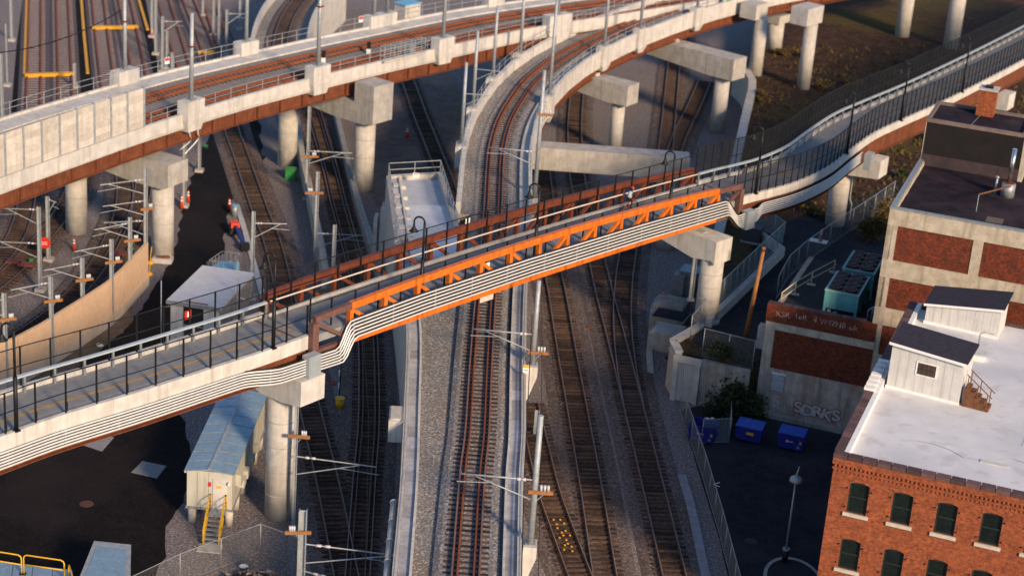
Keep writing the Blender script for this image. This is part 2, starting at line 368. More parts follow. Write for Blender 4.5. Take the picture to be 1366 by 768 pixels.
tag(MB().sheet(wobble([G(*q) for q in lot]), .012).build('asphalt_yard', asph_new), kind='structure')
park = [G(907,548), G(932,541), WING+EX*-.5-EY*.15, WING+EX*7.4-EY*.15, WING+EX*60-EY*.15, WING+EX*60-EY*60, G(1010,900), G(978,800), G(960,720), G(935,640)]
tag(MB().sheet(park, .010).build('parking_lot', asph), kind='structure')
yaisle = [[(15,150),(22,60),(30,0),(34,-40),(38,-40),(36,0),(33,100),(33,150)], [(100,0),(100,-40),(128,-40),(120,0),(128,60),(140,130),(103,130)], [(187,-40),(200,30),(215,110),(197,110),(178,0),(175,-40)]]
for q in yaisle: tag(MB().sheet([G(*c) for c in q], .014).build('yard_walkway', asph_new), kind='structure')
dirt = [(0,525),(34,515),(100,492),(165,442),(180,420),(172,400),(147,436),(60,492)]
tag(MB().sheet(wobble([G(*q) for q in dirt], .12, .8), .018).build('dirt_verge', mat('dirt', (.22,.155,.10), (.10,.075,.055), 1.0, .95, .8, 7, c3=(.13,.10,.04), s3=.4)), kind='structure')
for i, q in enumerate(([(97,589),(119,578),(152,583.5),(136,602)], [(175,630),(190,615),(222,621.5),(209,638)], [(46,604),(63,600),(74,596),(64,607)], [(140,575),(160,566),(176,562),(166,569)])):
    o = MB().prism([G(*c) for c in q], .0, .035).build('concrete_slab', patch_m)
    tag(o, ('grey square concrete slab in black asphalt, next to the bridge edge', 'grey square concrete slab in black asphalt, next to the white equipment cabin', 'grey slab half hidden under the footbridge conduits', 'sliver of grey slab peeping out under the footbridge girder')[i], 'slab')
c = G(115.5,672); tag(MB().cyl(c, .46, 0, .03, 20).build('manhole_cover', mat('cover_iron', (.10,.045,.035), (.07,.03,.025), 4, .8), org=(c[0],c[1],0)), 'round reddish manhole cover in the black asphalt yard', 'manhole')
c = G(1001.5,721.5); tag(MB().cyl(c, .42, 0, .03, 20).build('manhole_cover', black, org=(c[0],c[1],0)), 'dark round manhole cover in the shaded parking lot', 'manhole')
for (x, y) in ((443,511), (534,512)):
    c = G(x, y); tag(MB().cyl(c, .38, 0, .05, 16).build('access_cover', rail_rust, org=(c[0],c[1],0)), 'small rust red round cover in the gravel beside the ramp track', 'manhole', 'rusty covers beside the ramp track')
# two white pavement arrows in the parking lot
a = P(952,646); MBa = MB(); MBa.beam(a+[0,0,.016], P(960,643)+[0,0,.016], .10, .008); MBa.beam(a+[0,0,.016], P(960,649)+[0,0,.016], .10, .008)
tag(MBa.build('pavement_arrow', white_p), 'small white painted arrow head on the parking lot', 'marking')
bare = [(505,95),(560,88),(604,100),(640,170),(628,250),(618,330),(560,345),(520,345),(500,300),(494,215),(500,140)]
tag(MB().sheet(wobble([G(*q) for q in bare], .3, 1.2), .009).build('bare_earth', mat('bare_earth', (.20,.155,.135), (.12,.09,.082), .8, .95, .6, 6, c3=(.27,.20,.15), s3=.12, spec=.1)), kind='structure')
# kerb strips
def kerb(px, w, h, name, label, m=concrete, z=0.0):
    pth = smooth(PP(px, z), 1.2); o = thing(name, pth[len(pth)//2], label, 'kerb')
    for i in range(0, len(pth)-1, 2):
        q = pth[i:i+3]
        if len(q) < 2: continue
        q = [q[0]+(q[1]-q[0])*.012]+q[1:]
        MB().rsweep(q, -w/2, w/2, 0, h).build('kerb_stone', m, o)
    return o
kerb([(868,498),(866,470),(869,440),(872,410),(882,395)], .5, .14, 'kerb', 'curved grey kerb beside the stacked concrete blocks')
kerb([(909,634),(920,670),(930,715),(941,768),(950,800)], .6, .12, 'kerb', 'line of grey kerb stones between track and parking fence', mat('kerb_slate', (.30,.30,.34), (.2,.2,.23), 2, .9))

# ================================================================== TRACKS
RB = [0]
def slp_mesh():
    return MB().box((0,0,-.05), (.23,2.5,.17)).mesh('sleeper', sleeper_m)
SLM = slp_mesh()
def track(pxs, label, mode='parts', guard=False, z=0.0, rusty=False, name='railway_track', bed=trackbed, step=.6, gs=1.51, bedw=1.75, group=None, sm=None, heads=True, wide=0.0):
    RB[0] += 1; e = RB[0]*.0035
    pth = smooth(PP(pxs, z), 1.0)
    t = thing(name, pth[len(pth)//2], label, 'railway track', group)
    MB().sweep(pth, [(-bedw-.35,.005),(bedw+.35,.005),(bedw,.06+e),(-bedw,.06+e)]).build('ballast_bed', bed, t)
    if not rusty: MB().rsweep(pth, -.68, .68, .061+e, .066+e).build('four_foot', fourfoot, t)
    sp = resample(pth, step); T = tangents(sp); r = random.Random(RB[0])
    if mode == 'parts':
        for i, (p, d) in enumerate(zip(sp, T)):
            if i >= 300: break
            piece('sleeper', sm or SLM, t, p+np.array([0,0,.10+e*.4+r.uniform(-.012,.012)]), math.atan2(d[1], d[0])+r.uniform(-.025,.025))
    else:
        b = MB()
        for p, d in zip(sp, T): b.box(p+np.array([0,0,.045+e*.4]), (.23,2.5,.17), d[:2])
        b.build('sleepers', sm.materials[0] if sm else sleeper_m, t, kind='stuff')
    rm = rail_rust if rusty else rail_m
    def rail(u, name='rail', m=rm, top=.30, head=True):
        z0 = .12+e
        o = MB().sweep(pth, [(u-.07-wide,z0),(u+.07+wide,z0),(u+.03+wide,z0+.04),(u+.04+wide,top+e-.012),(u-.04-wide,top+e-.012),(u-.03-wide,z0+.04)]).build(name, m, t)
        if head: MB().rsweep(pth, u-.036, u+.036, top+e-.012, top+e+.008).build('rail_head', rail_top, o)
    rail(-gs/2, head=heads); rail(gs/2, head=heads)
    if guard:
        gm_ = rail_rust if rusty else rail_m
        rail(-gs/2+.30, 'guard_rail', gm_, .29, False); rail(gs/2-.30, 'guard_rail', gm_, .29, False)
    return pth
T0 = track([(300,120),(308,170),(322,212),(340,264),(352,297),(362,322),(375,372),(386,420),(398,470),(408,525),(421,580),(440,660),(461,768),(470,810)], 'rusty track running out of the black patch, past the pier and the stair cabin')
T1 = track([(395,75),(409,120),(422,164),(431,195),(442,234),(452,276),(467,330),(480,385),(490,445),(492,558),(486,640),(477,768),(473,815)], 'track with guard rails between the low parapets of the ramp', guard=True)
T3 = track([(722,215),(727,260),(731,310),(736.6,361),(744,400),(757,478),(786,640),(806,768),(816,815)], 'shaded track directly beside the retaining wall catenary poles')
T4 = track([(771,112),(767,158),(767,200),(771,243),(783,300),(795,345),(807.5,400),(828,478),(868,640),(897,762),(909,815)], 'shaded track nearest the parking lot fence', bedw=1.7)
T5 = track([(704,540),(716,592),(731,655),(750,710),(772,768),(790,815)], 'short siding merging into the shaded track, dotted with orange markers')
T6 = track([(843,300),(838,335),(832,380),(830,430),(835,490),(845,546)], 'dark siding branching off towards the concrete blocks')
T7 = track([(515,50),(541.6,105),(560,155),(578,200),(597,250),(615,310),(628,360)], 'single track crossing bare ground beyond the railed stub', bedw=1.3)
T8 = track([(912,30),(905,62),(899,90),(894,140),(888,200),(880,260)], 'blurred track under the long bent cap', 'stuff')
T8b = track([(940,110),(925,145),(908,180),(895,215)], 'blurred diagonal track beside the soil bank', 'stuff')
LY = 'railway yard beside the tan wall'
TA = track([(150,150),(118,215),(98,258),(78,295),(48,332),(20,362),(-15,392)], 'curving yard track passing the round red sign', 'parts')
TB = track([(40,232),(36,268),(28,302),(12,335),(-20,372)], 'outer yard track at the edge of the curve under the panelled viaduct', 'stuff')
TC = track([(158,205),(166,240),(166,275),(158,305),(140,343),(116,378),(88,408),(48,440),(-10,474)], 'yard track running along the tan wall', 'parts')
TD = track([(195,225),(190,262),(182,292),(168,322),(150,350)], 'short yard track curving behind the pier and tan wall end', 'stuff')
yg = 'pale sleeper yard tracks in the blurred distance'
pale = MB().box((0,0,-.05), (.23,2.5,.17)).mesh('sleeper', mat('pale_sleeper', (.34,.28,.27), (.22,.17,.165), 3, .9, rnd=.3))
for k, q in enumerate(([(47,-60),(47,0),(45.5,100),(43,180)], [(82,-60),(83,0),(86.5,100),(88,180)], [(122,-60),(130,0),(134,36),(142,102),(150,160)], [(152,-60),(165,0),(180,73),(190,130)], [(203,-60),(217,0),(235,60),(250,110)], [(232,-60),(250,0),(272,55),(285,95)], [(268,-40),(283,20),(300,70)])):
    track(q, ('yard track with amber crossbar, next to the long yellow line', 'yard track sharing the wide amber crossbar, beside the dark walkway', 'yard track with short amber crossbar, beside the dark walkway', 'yard track sharing the short amber crossbar, next to the far pole', 'distant yard track between two rows of poles', 'distant yard track behind the viaduct signals', 'distant yard track behind the far railing')[k], 'stuff', bed=mat('grey_ballast', (.115,.095,.098), (.055,.044,.047), 5, .95, .6, 9), rusty=True, bedw=1.35, sm=pale, step=.95, heads=False, wide=.05)

# amber bars and lines in the far yard
def bar(a, b, wd, h, label, m=orange_y, z=.34):
    o = thing('crossbar', P(*a), label, 'barrier')
    A = P(*a)+[0,0,z]; B = P(*b)+[0,0,z]
    MB().beam(A, B, wd, h).build('bar', m, o)
    for t in (.04, .35, .65, .96):
        c = A+(B-A)*t; MB().box((c[0],c[1],(z-.02)/2), (.18,.18,z-.06), (B-A)[:2]).build('foot', galv_dull, o)
bar((33,104.5), (101,102.5), .62, .35, 'wide amber crossbar across two yard tracks'); bar((123,41), (184,39.5), .62, .35, 'short amber crossbar across two farther yard tracks')
bar((264,73), (285,73), .5, .3, 'small amber crossbar between far poles', z=.3)
for k, q in enumerate(([(36.5,-30),(36,0),(33,100)], [(106,-30),(108.5,0),(112,45),(117,99)], [(178,-30),(185,0),(197,41)])):
    tag(MB().rsweep(smooth(PP(q), 3), -.17, .17, .02, .16).build('yellow_line', orange_y), ('long yellow raised strip leading to the wide amber crossbar', 'yellow raised strip between the two track pairs', 'yellow raised strip beside the short amber crossbar')[k], 'strip')

# ================================================================== CONCRETE AND STEEL VIADUCTS
RAILING_N = [0]
def railing(root, path, h=1.05, every=2.0, rails=(1.0, .55), m=galv, r=.03, name='railing_post', z0=0.0):
    q = resample(path, every)
    me = MB().tube([(0,0,0),(0,0,h)], r, 5).mesh(name, m)
    for p in q: piece(name, me, root, p+np.array([0,0,z0]))
    for f in rails: MB().tube(offs(path, 0, z0+h*f), r*.85, 5).build('guard_rail', m, root)
def hpole(root, base, h, d=.26, m=galv, plate=True, ex=(1,0)):
    b = MB(); ex = np.array(ex, float); ey = np.array([-ex[1], ex[0]])
    for s in (-1, 1): b.box((base[0]+ex[0]*s*d/2, base[1]+ex[1]*s*d/2, base[2]+h/2), (.035, d, h), ex)
    b.box((base[0], base[1], base[2]+h/2), (d-.035, .03, h-.01), ex)
    o = b.build('pole_shaft', m, root)
    if plate: MB().box((base[0], base[1], base[2]+.03), (d*2, d*2, .06), ex).build('base_plate', m, root)
    return o
def top_height(xb, yb, yt, z):
    b = P(xb, yb, z); lo, hi = 0.2, 40
    for _ in range(40):
        mid = (lo+hi)/2; d = b+np.array([0,0,mid])-_C; y = 384-FPX*(d@_U)/(d@_F)
        if y > yt: lo = mid
        else: hi = mid
    return lo
def catpole(xb, yb, yt, z, label, group=None, arms=(), cross=(), kind='h', found=True, hmax=None, d=.26, name='catenary_pole'):
    b = P(xb, yb, z); h = min(top_height(xb, yb, yt, z), hmax or 99)
    t = thing(name, b, label, 'pole', group)
    if found: MB().box(b+np.array([0,0,.12]), (.8,.8,.34)).build('footing', concrete, t)
    if kind == 'h': hpole(t, b, h, d, plate=False)
    else: MB().tube([b, b+[0,0,h]], [d*.55, d*.4], 8).build('pole_shaft', galv, t)
    for (hf, dx, L) in arms:      # cantilever: V of two tubes meeting at the wire, a pull-off below
        dr = P(xb+dx[0], yb+dx[1], z)-b; dr /= np.linalg.norm(dr); ht = b+[0,0,h*hf]
        tip = ht+dr*L+[0,0,-.15]
        o = MB().tube([ht+[0,0,.05], tip], .045, 5).build('cantilever_arm', galv, t)
        MB().tube([ht+[0,0,-1.25], ht+dr*L*.82+[0,0,-.12]], .04, 5).build('brace', galv, o)
        MB().tube([ht+dr*L*.55+[0,0,-.5], tip+dr*.2+[0,0,-.55]], .025, 5).build('steady_arm', galv, o)
        for k in (.12, .2): MB().tube([ht+dr*L*k+[0,0,.02], ht+dr*L*(k+.05)+[0,0,.02]], .085, 7).build('insulator', porcelain, o)
    for (hf, dx, L) in cross:     # timber crossarm with insulators
        dr = P(xb+dx[0], yb+dx[1], z)-b; dr /= np.linalg.norm(dr); c = b+[0,0,h*hf]+np.array([0,-.2,0])
        o = MB().beam(c-dr*L*.35, c+dr*L*.65, .14, .2).build('crossarm', wood, t)
        MB().tube([c+dr*L*.3, b+[0,0,h*hf-.7]], .03, 5).build('brace', galv, o)
        for k in (.3, .38, .46): MB().cyl((c+dr*L*k)[:2], .075, c[2]+.1, c[2]+.42, 7).build('insulator', porcelain, o)
    return t, b, h

# ---- main viaduct
ZM = 12.3
near_px = [(-150,300),(-60,262),(4,236),(116,196),(200,167),(340,124),(508,82),(577,66.5),(700,39.5),(790,25),(864,14),(960,-2),(1100,-24),(1300,-50)]
NE = smooth(PP(near_px, ZM), 1.0)       # outer top edge of the near parapet; left of travel (-u) is the far side
WV = 11.0
MV = thing('railway_viaduct', NE[len(NE)//2]*[1,1,0], 'long pale concrete viaduct on rust brown girders with panelled parapet', 'viaduct')
MB().rsweep(NE, -WV, 0, -1.35, -.85).build('deck_slab', conc_light, MV)
def px_station(path, x):      # index of the path point whose picture column is x
    best = 0; bd = 1e9
    for i, p in enumerate(path):
        d = p-_C; xx = 683+FPX*(d@_R)/(d@_F)
        if abs(xx-x) < bd: bd = abs(xx-x); best = i
    return best
i0 = px_station(NE, 197)
seg = resample(NE[i0:], 6.0)
for a, b in zip(seg[:-1], seg[1:]):
    k = (b-a)/np.linalg.norm(b-a)*.012
    MB().rsweep(smooth([a+k, b-k], 3), -.32, .02, -1.1, 0).build('parapet_segment', conc_white, MV)
MB().rsweep(NE[:i0+1], -.30, .05, -1.2, -.02).build('ledge', conc_white, MV)
MB().rsweep(NE, -WV-.02, -WV+1.9, -.85, -.55).build('walkway', conc_white, MV)
MB().rsweep(NE, -WV-.30, -WV-.02, -1.5, -.35).build('far_parapet', conc_white, MV)
MB().rsweep(NE, -WV+1.9, -.33, -.85, -.70).build('ballast_bed', mat('viaduct_ballast', (.26,.235,.215), (.13,.115,.105), 6, .95, 1, 9, speck=((.42,.39,.36), 13, .7)), MV)
for u in (-.4, -3.9, -7.2, -10.2):
    MB().sweep(NE, [(u-.25,-2.68),(u+.25,-2.68),(u+.25,-2.62),(u+.03,-2.61),(u+.03,-1.42),(u+.3,-1.42),(u+.3,-1.36),(u-.3,-1.36),(u-.3,-1.42),(u-.03,-1.42),(u-.03,-2.61),(u-.25,-2.62)]).build('girder', rust, MV)
# stiffeners on the outer girder
for p, t in zip(resample(NE, 3.0), tangents(resample(NE, 3.0))):
    c = p+np.array([t[1], -t[0], 0])*-.24; MB().box((c[0], c[1], p[2]-2.02), (.03,.2,1.19), t[:2]).build('stiffener', rust, MV)
railing(MV, offs(NE[i0+1:], -.15), 1.0, 2.1)
railing(MV, offs(NE, -WV-.16, -.35), 1.15, 2.1)
# noise barrier panels with steel posts
board_m = mat('barrier_board', (.58,.54,.48), (.45,.41,.36), 1.6, .9, .2, 6, streak=(.40,.34,.29), rnd=.13)
i1 = px_station(NE, -60); w_path = offs(NE[i1:i0+1], -.12)
pn = resample(w_path, 2.05); Tn = tangents(pn); HW = 3.35
for k in range(len(pn)-1):
    a, b = pn[k], pn[k+1]; d = (b-a)/np.linalg.norm(b-a); nn = np.array([d[1], -d[0], 0])
    o = MB().hexa([a+d*.10+nn*-.10+[0,0,.02], a+d*.10+nn*.06+[0,0,.02], b-d*.10+nn*.06+[0,0,.02], b-d*.10+nn*-.10+[0,0,.02]],
                  [a+d*.10+nn*-.10+[0,0,HW], a+d*.10+nn*.06+[0,0,HW], b-d*.10+nn*.06+[0,0,HW], b-d*.10+nn*-.10+[0,0,HW]]).build('barrier_panel', conc_panel, MV)
    for j in range(1, 7):
        z = HW*(j-1)/6+.03; MB().box(((a+b)/2+nn*.068+[0,0,z+HW/12]), (np.linalg.norm(b-a)-.22,.016,HW/6-.03), d[:2]).build('board', board_m, o)
for p, t in zip(pn, Tn): MB().box(p+np.array([t[1],-t[0],0])*.0+[0,0,HW/2+.03], (.2,.26,HW+.1), t[:2]).build('barrier_post', galv, MV)
# the two tracks on it
def railpair(root, path, u, zoff, mode=True):
    c = offs(path, u, zoff)
    b = MB(); q = resample(c, .6)
    for p, t in zip(q, tangents(q)): b.box(p+[0,0,-.03], (.22,2.4,.12), t[:2])
    b.build('sleepers', sleeper_m, root, kind='stuff')
    for s in (-.755, .755):
        MB().sweep(c, [(s-.06,.03),(s+.06,.03),(s+.04,.2),(s-.04,.2)]).build('rail', rail_rust, root)
        MB().sweep(c, [(s-.06-.28*np.sign(s),.03),(s+.06-.28*np.sign(s),.03),(s+.04-.28*np.sign(s),.17),(s-.04-.28*np.sign(s),.17)]).build('guard_rail', rail_rust, root)
railpair(MV, NE, -2.75, -.66); railpair(MV, NE, -6.75, -.66)
MB().rsweep(NE, -.9, -.34, -.69, -.62).build('cable_trough', conc_light, MV)
def pedestal(path, x, u, w, hgt, label, off=0, z0=-1.5, poleh=9.0, group=None, arms=(), top=None):
    i = px_station(path, x); p = path[i]; t = tangents(path)[i]; n = np.array([t[1], -t[0], 0]); c = p+n*u
    o = thing('pole_pedestal', c+[0,0,z0], 'pale concrete pole pedestal '+label, 'pedestal')
    q = []
    MB().box(c+[0,0,(hgt+z0*.35)/2], (w,1.15,hgt-z0*.35), t[:2]).build('block', conc_white, o)
    b = MB(); zt = z0*.35
    bb = [c+t*s*w/2*k+n*e*.57*k for s, e, k in ((-1,-1,.75),(1,-1,.75),(1,1,.75),(-1,1,.75))]; tt = [c+t*s*w/2+n*e*.57 for s, e in ((-1,-1),(1,-1),(1,1),(-1,1))]
    b.hexa([v+[0,0,z0-.1] for v in bb], [v+[0,0,zt-.003] for v in tt]).build('corbel', conc_white, o)
    if poleh:
        pt = thing('catenary_pole', c+[0,0,hgt], 'galvanised catenary pole on the pedestal '+label, 'pole')
        MB().box(c+[0,0,hgt+.03], (.75,.75,.06), t[:2]).build('base_plate', galv_dull, pt)
        MB().tube([c+[0,0,hgt+.06], c+[0,0,hgt+poleh]], [.2,.165], 8).build('pole_shaft', galv, pt)
        MB().box(c+[0,0,hgt+poleh*.62], (.6,.5,.12), t[:2]).build('collar', rust, pt)
    return c
pedestal(NE, 257, .05, 2.3, 1.15, 'beside the last barrier panel', poleh=7.6)
c = P(265,25.5,21); 
pedestal(NE, 424, .05, 2.3, 1.15, 'beside the big square bent cap', poleh=9)
pedestal(NE, 589, .05, 2.3, 1.1, 'next to the railed platform', poleh=9)
pedestal(NE, 741, .05, 3.4, 1.1, 'where the curved viaduct branches off', poleh=9)
FE = offs(NE, -WV-.35)
for x, w, l, ph in ((162,2.6,'behind the barrier panels with a wire attached',7.2), (330,2.4,'across the tracks from the big bent cap',9), (498,2.0,'beside the square signal box',9), (516,2.0,'at the end of the long double pedestal',9), (655,2.4,'near the far bend of the walkway',8)):
    pedestal(FE, x, 0, w, .75, l, poleh=ph)
# sign and signal heads on it
for x, u, l in ((478,-4.8,'black signal with white base between the viaduct rails'), (527,-4.4,'tall black signal between the viaduct rails')):
    i = px_station(NE, x+6); p = NE[i]; t = tangents(NE)[i]; c = p+np.array([t[1],-t[0],0])*u+[0,0,-.68]
    o = thing('signal', c, l, 'signal'); MB().box(c+[0,0,.25], (.4,.4,.5)).build('base', white_p, o); MB().box(c+[0,0,.85], (.36,.3,.7)).build('head', black, o)
for x, l in ((222,'red and white sign on the far viaduct railing'), (478,'small red and white sign by the long double pedestal')):
    i = px_station(FE, x); c = FE[i]+[0,0,.55]; t = tangents(FE)[i]
    o = thing('railing_sign', c, l, 'sign'); MB().box(c, (.62,.03,.62), t[:2]).build('plate', white_p, o); MB().box(c+np.array([t[1],-t[0],0])*.02+[0,0,.12], (.56,.02,.3), t[:2]).build('red_band', red_m, o)
# railed platform on near parapet
i = px_station(NE, 512); j = px_station(NE, 560)
pl = thing('inspection_platform', NE[i]+[0,0,-.1], 'galvanised railed platform standing on the viaduct parapet', 'platform')
pp = offs(NE[i:j+1], .25); MB().rsweep(pp, -.45, .25, -.06, .06).build('floor', conc_white, pl)
railing(pl, offs(NE[i:j+1], .42), 1.5, 1.6, (1.0,.66,.33), r=.035); railing(pl, offs(NE[i:j+1], -.1), 1.5, 1.6, (1.0,.66,.33), r=.035)
for e in (i, j):
    a = offs(NE, .42)[e]; b = offs(NE, -.1)[e]
    for f in (.5,1,1.5): MB().tube([a+[0,0,f], b+[0,0,f]], .03, 5).build('guard_rail', galv, pl)
i = px_station(NE, 557); c = offs(NE, -.75)[i]; o = thing('control_box', c+[0,0,-.7], 'grey control box behind the railed platform', 'cabinet'); MB().box(c+[0,0,.25], (.7,.5,1.0), tangents(NE)[i][:2]).build('case', galv_dull, o); MB().box(c+[0,0,-.45], (.12,.12,.5)).build('post', galv, o)
i = px_station(FE, 553); c = offs(NE, -WV-1.2)[i]; o = thing('signal_cabinet', c+[0,0,-1.6], 'pale equipment cabinet with blue roof behind the far walkway', 'cabinet')
MB().box(c+[0,0,-.2], (2.4,1.6,2.4), tangents(NE)[i][:2]).build('case', conc_light, o); MB().box(c+[0,0,1.05], (2.6,1.8,.12), tangents(NE)[i][:2]).build('roof', plastic_bl, o); MB().box(c+[0,0,-1.5], (1.4,.9,.3), tangents(NE)[i][:2]).build('plinth', concrete, o)

# ---- bent piers of the main viaduct
def pier(base_px, zb, r, path, zcap, hcap, wcap, u0, u1, label, cm=concrete, dapped=None, foot=True, name='viaduct_pier', extra=()):
    b = P(*base_px, zb)
    d2 = [np.linalg.norm((p-b)[:2]) for p in path]; i = int(np.argmin(d2)); t = tangents(path)[i]; n = np.array([t[1], -t[0], 0]); c0 = path[i]
    ub = (b-c0)@n; c = b.copy()
    root = thing(name, b, label, 'pier')
    for u in (ub,)+tuple(extra):
        q = c+n*(u-ub); MB().cyl(q[:2], r, zb-.02, zcap-hcap+.02, 32).build('column', conc_light, root)
        for k in range(1, 4):
            zz = zb+(zcap-hcap-zb)*k/4; MB().cyl(q[:2], r+.012, zz-.03, zz+.03, 32).build('form_joint', concrete, root)
    at = c-n*ub      # at u = 0 on this cross line
    def corner(u, s, z): v = at+n*u+t*s*wcap/2; return (v[0], v[1], z)
    bb = [corner(u0,-1,zcap-hcap*.55), corner(u1,-1,zcap-hcap), corner(u1,1,zcap-hcap), corner(u0,1,zcap-hcap*.55)]
    tt = [corner(u0,-1,zcap), corner(u1,-1,zcap), corner(u1,1,zcap), corner(u0,1,zcap)]
    um = ub
    MB().add(*prof_cap(corner, u0, u1, ub, r, zcap, hcap)).build('bent_cap', cm, root)
    if dapped:
        ud0, ud1, zt = dapped
        v = at+n*(ud0+ud1)/2; MB().box((v[0], v[1], (zcap+zt)/2-.002), (wcap-.004, ud1-ud0, zt-zcap), t[:2]).build('end_block', cm, root)
        for s in (-.35, .35):
            w_ = at+n*(u0*.5)+t*s; 
    return root, at, n, t
def prof_cap(corner, u0, u1, ub, r, zcap, hcap):
    us = [(u0, zcap-hcap*.62), (min(ub-r*1.0, u0+ (ub-u0)*.75), zcap-hcap), (max(ub+r*1.0, u0+.1), zcap-hcap), (u1, zcap-hcap*.86)]
    us = sorted(us, key=lambda q: q[0]); vs = []; fs = []
    for u, z in us:
        vs += [corner(u,-1,z), corner(u,1,z), corner(u,1,zcap), corner(u,-1,zcap)]
    n = len(us)
    for i in range(n-1):
        for k in range(4): fs.append((i*4+k, i*4+(k+1)%4, (i+1)*4+(k+1)%4, (i+1)*4+k))
    fs += [(3,2,1,0), tuple((n-1)*4+k for k in range(4))]
    return vs, fs
pier((217,344), 0, .95, NE, 9.15, 2.3, 2.6, -11.2, 2.0, 'round concrete pier with bent cap, beside the tan wall end', extra=(-9.6,))
pier((484,254), 0, .98, NE, 9.2, 2.0, 2.8, -11.2, 3.2, 'tall round pier with a big square block end, beside the ramp parapet', dapped=(.75,3.2,11.2), extra=(-9.2,))
pier((740,132), 0, .95, NE, 9.2, 2.2, 2.6, -11.2, .6, 'viaduct pier hidden behind the curved track', extra=())

# ---- curved viaduct / embankment with the central track
ctr_px = [(613,880,7.2),(620.6,768,7.2),(629.5,640,7.2),(636,580,7.2),(641,490,7.25),(647,406,7.3),(653,340,7.45),(657,286,7.6),(660,223,7.8),(663.6,195,8.0),(672,166,8.4),(688,137,8.8),(709.6,109,9.3),(747,80,9.9),(800,52,10.6),(860,28,11.2),(905,13,11.45),(960,-2,11.5),(1050,-20,11.5),(1200,-45,11.5)]
CT = smooth([P(*q) for q in ctr_px], 1.0)
track(ctr_px, 'central rust red track with guard rails curving up the viaduct', guard=True, rusty=True, bed=ballast_v, bedw=1.5)
ic = px_station(CT, 656)       # the bridge part begins here
# index by y because the column barely changes: choose by depth
ic = int(np.argmin([abs(p[1]-P(657,290,7.6)[1]) for p in CT]))
CV = thing('curved_viaduct', CT[ic+20]*[1,1,0], 'curving concrete viaduct with pale parapets and rust brown girder', 'viaduct')
CB = CT[ic:]
MB().rsweep(CB, -3.1, 3.3, -.55, -.06).build('deck_slab', concrete, CV)
MB().rsweep(CB, -2.7, 2.25, -.06, .04).build('ballast_bed', ballast_v, CV)
for nm, u0, u1, v0, v1 in (('left_wall',-3.12,-2.7,-1.0,1.0),):
    sg = resample(CB, 5.0)
    for a, b in zip(sg[:-1], sg[1:]):
        k = (b-a)/np.linalg.norm(b-a)*.01; MB().rsweep(smooth([a+k, b-k], 2.5), u0, u1, v0, v1).build('parapet_segment', conc_white, CV)
sg = resample(CB, 5.0)
for a, b in zip(sg[:-1], sg[1:]):
    k = (b-a)/np.linalg.norm(b-a)*.01
    MB().rsweep(smooth([a+k, b-k], 2.5), 3.0, 3.32, -1.1, .75).build('parapet_segment', conc_white, CV)
MB().rsweep(CB, 2.25, 3.0, -.05, .30).build('cable_trough', conc_light, CV)
for u in (-2.2, 2.75):
    MB().sweep(CB, [(u-.25,-2.3),(u+.25,-2.3),(u+.25,-2.24),(u+.03,-2.23),(u+.03,-.56),(u-.03,-.56),(u-.03,-2.23),(u-.25,-2.24)]).build('girder', rust, CV)
railing(CV, offs(CB, -3.0, .98), 1.1, 1.9); railing(CV, offs(CB[8:], 3.15, .74), 1.0, 1.9)
# pedestals along it
def near_y(path, y_px, x_px, z):
    q = P(x_px, y_px, z); return int(np.argmin([np.linalg.norm((p-q)[:2]) for p in path]))
def cpole(side, xb, yb, zb, label, ph, arms=()):
    q = P(xb, yb, zb); i = int(np.argmin([np.linalg.norm((p-q)[:2]) for p in CB])); t = tangents(CB)[i]; n = np.array([t[1],-t[0],0])
    c = CB[i]+n*(3.25 if side > 0 else -3.2)
    o = thing('pole_pedestal', c+[0,0,-1.1], 'pale pedestal block on the curved viaduct '+label, 'pedestal')
    MB().box(c+[0,0,.1], (1.7,.95,2.1), t[:2]).build('block', conc_white, o)
    tt = [c+t*s*.85+n*e*.475+[0,0,-.952] for s, e in ((-1,-1),(1,-1),(1,1),(-1,1))]; bb = [c+t*s*.5+n*e*.3+[0,0,-1.55] for s, e in ((-1,-1),(1,-1),(1,1),(-1,1))]
    MB().hexa(bb, tt).build('corbel', conc_white, o)
    pt = thing('catenary_pole', c+[0,0,1.15], 'galvanised pole on the curved viaduct '+label, 'pole')
    MB().box(c+[0,0,1.19], (.6,.6,.07), t[:2]).build('base_plate', galv_dull, pt)
    MB().tube([c+[0,0,1.22], c+[0,0,1.15+ph]], [.17,.14], 8).build('pole_shaft', galv, pt)
    for hf, L in arms:
        h = c+[0,0,1.15+ph*hf]; tip = h-n*np.sign(side)*L
        o2 = MB().tube([h, tip], .04, 5).build('cantilever_arm', galv, pt); MB().tube([h-[0,0,1.1], h-n*np.sign(side)*L*.8], .035, 5).build('brace', galv, o2)
cpole(-1, 621,196,8.6,'beside the railed stub', 7.6, ((.62,2.6),)); cpole(-1, 634.7,150,9,'with a thin arm, second after the stub', 7.4, ((.5,2.4),))
cpole(-1, 659,110,9.6,'at the tightest bend, inner side', 7.2); cpole(-1, 696,79,10.2,'just before the branch', 8)
cpole(1, 736,130,9.8,'at the tightest outer bend', 9.5); cpole(1, 808,68,10.9,'above the square bent cap', 9); cpole(1, 862,46,11.5,'above the long bent cap', 9)
cpole(1, 925,14,12,'beside the green board', 8)
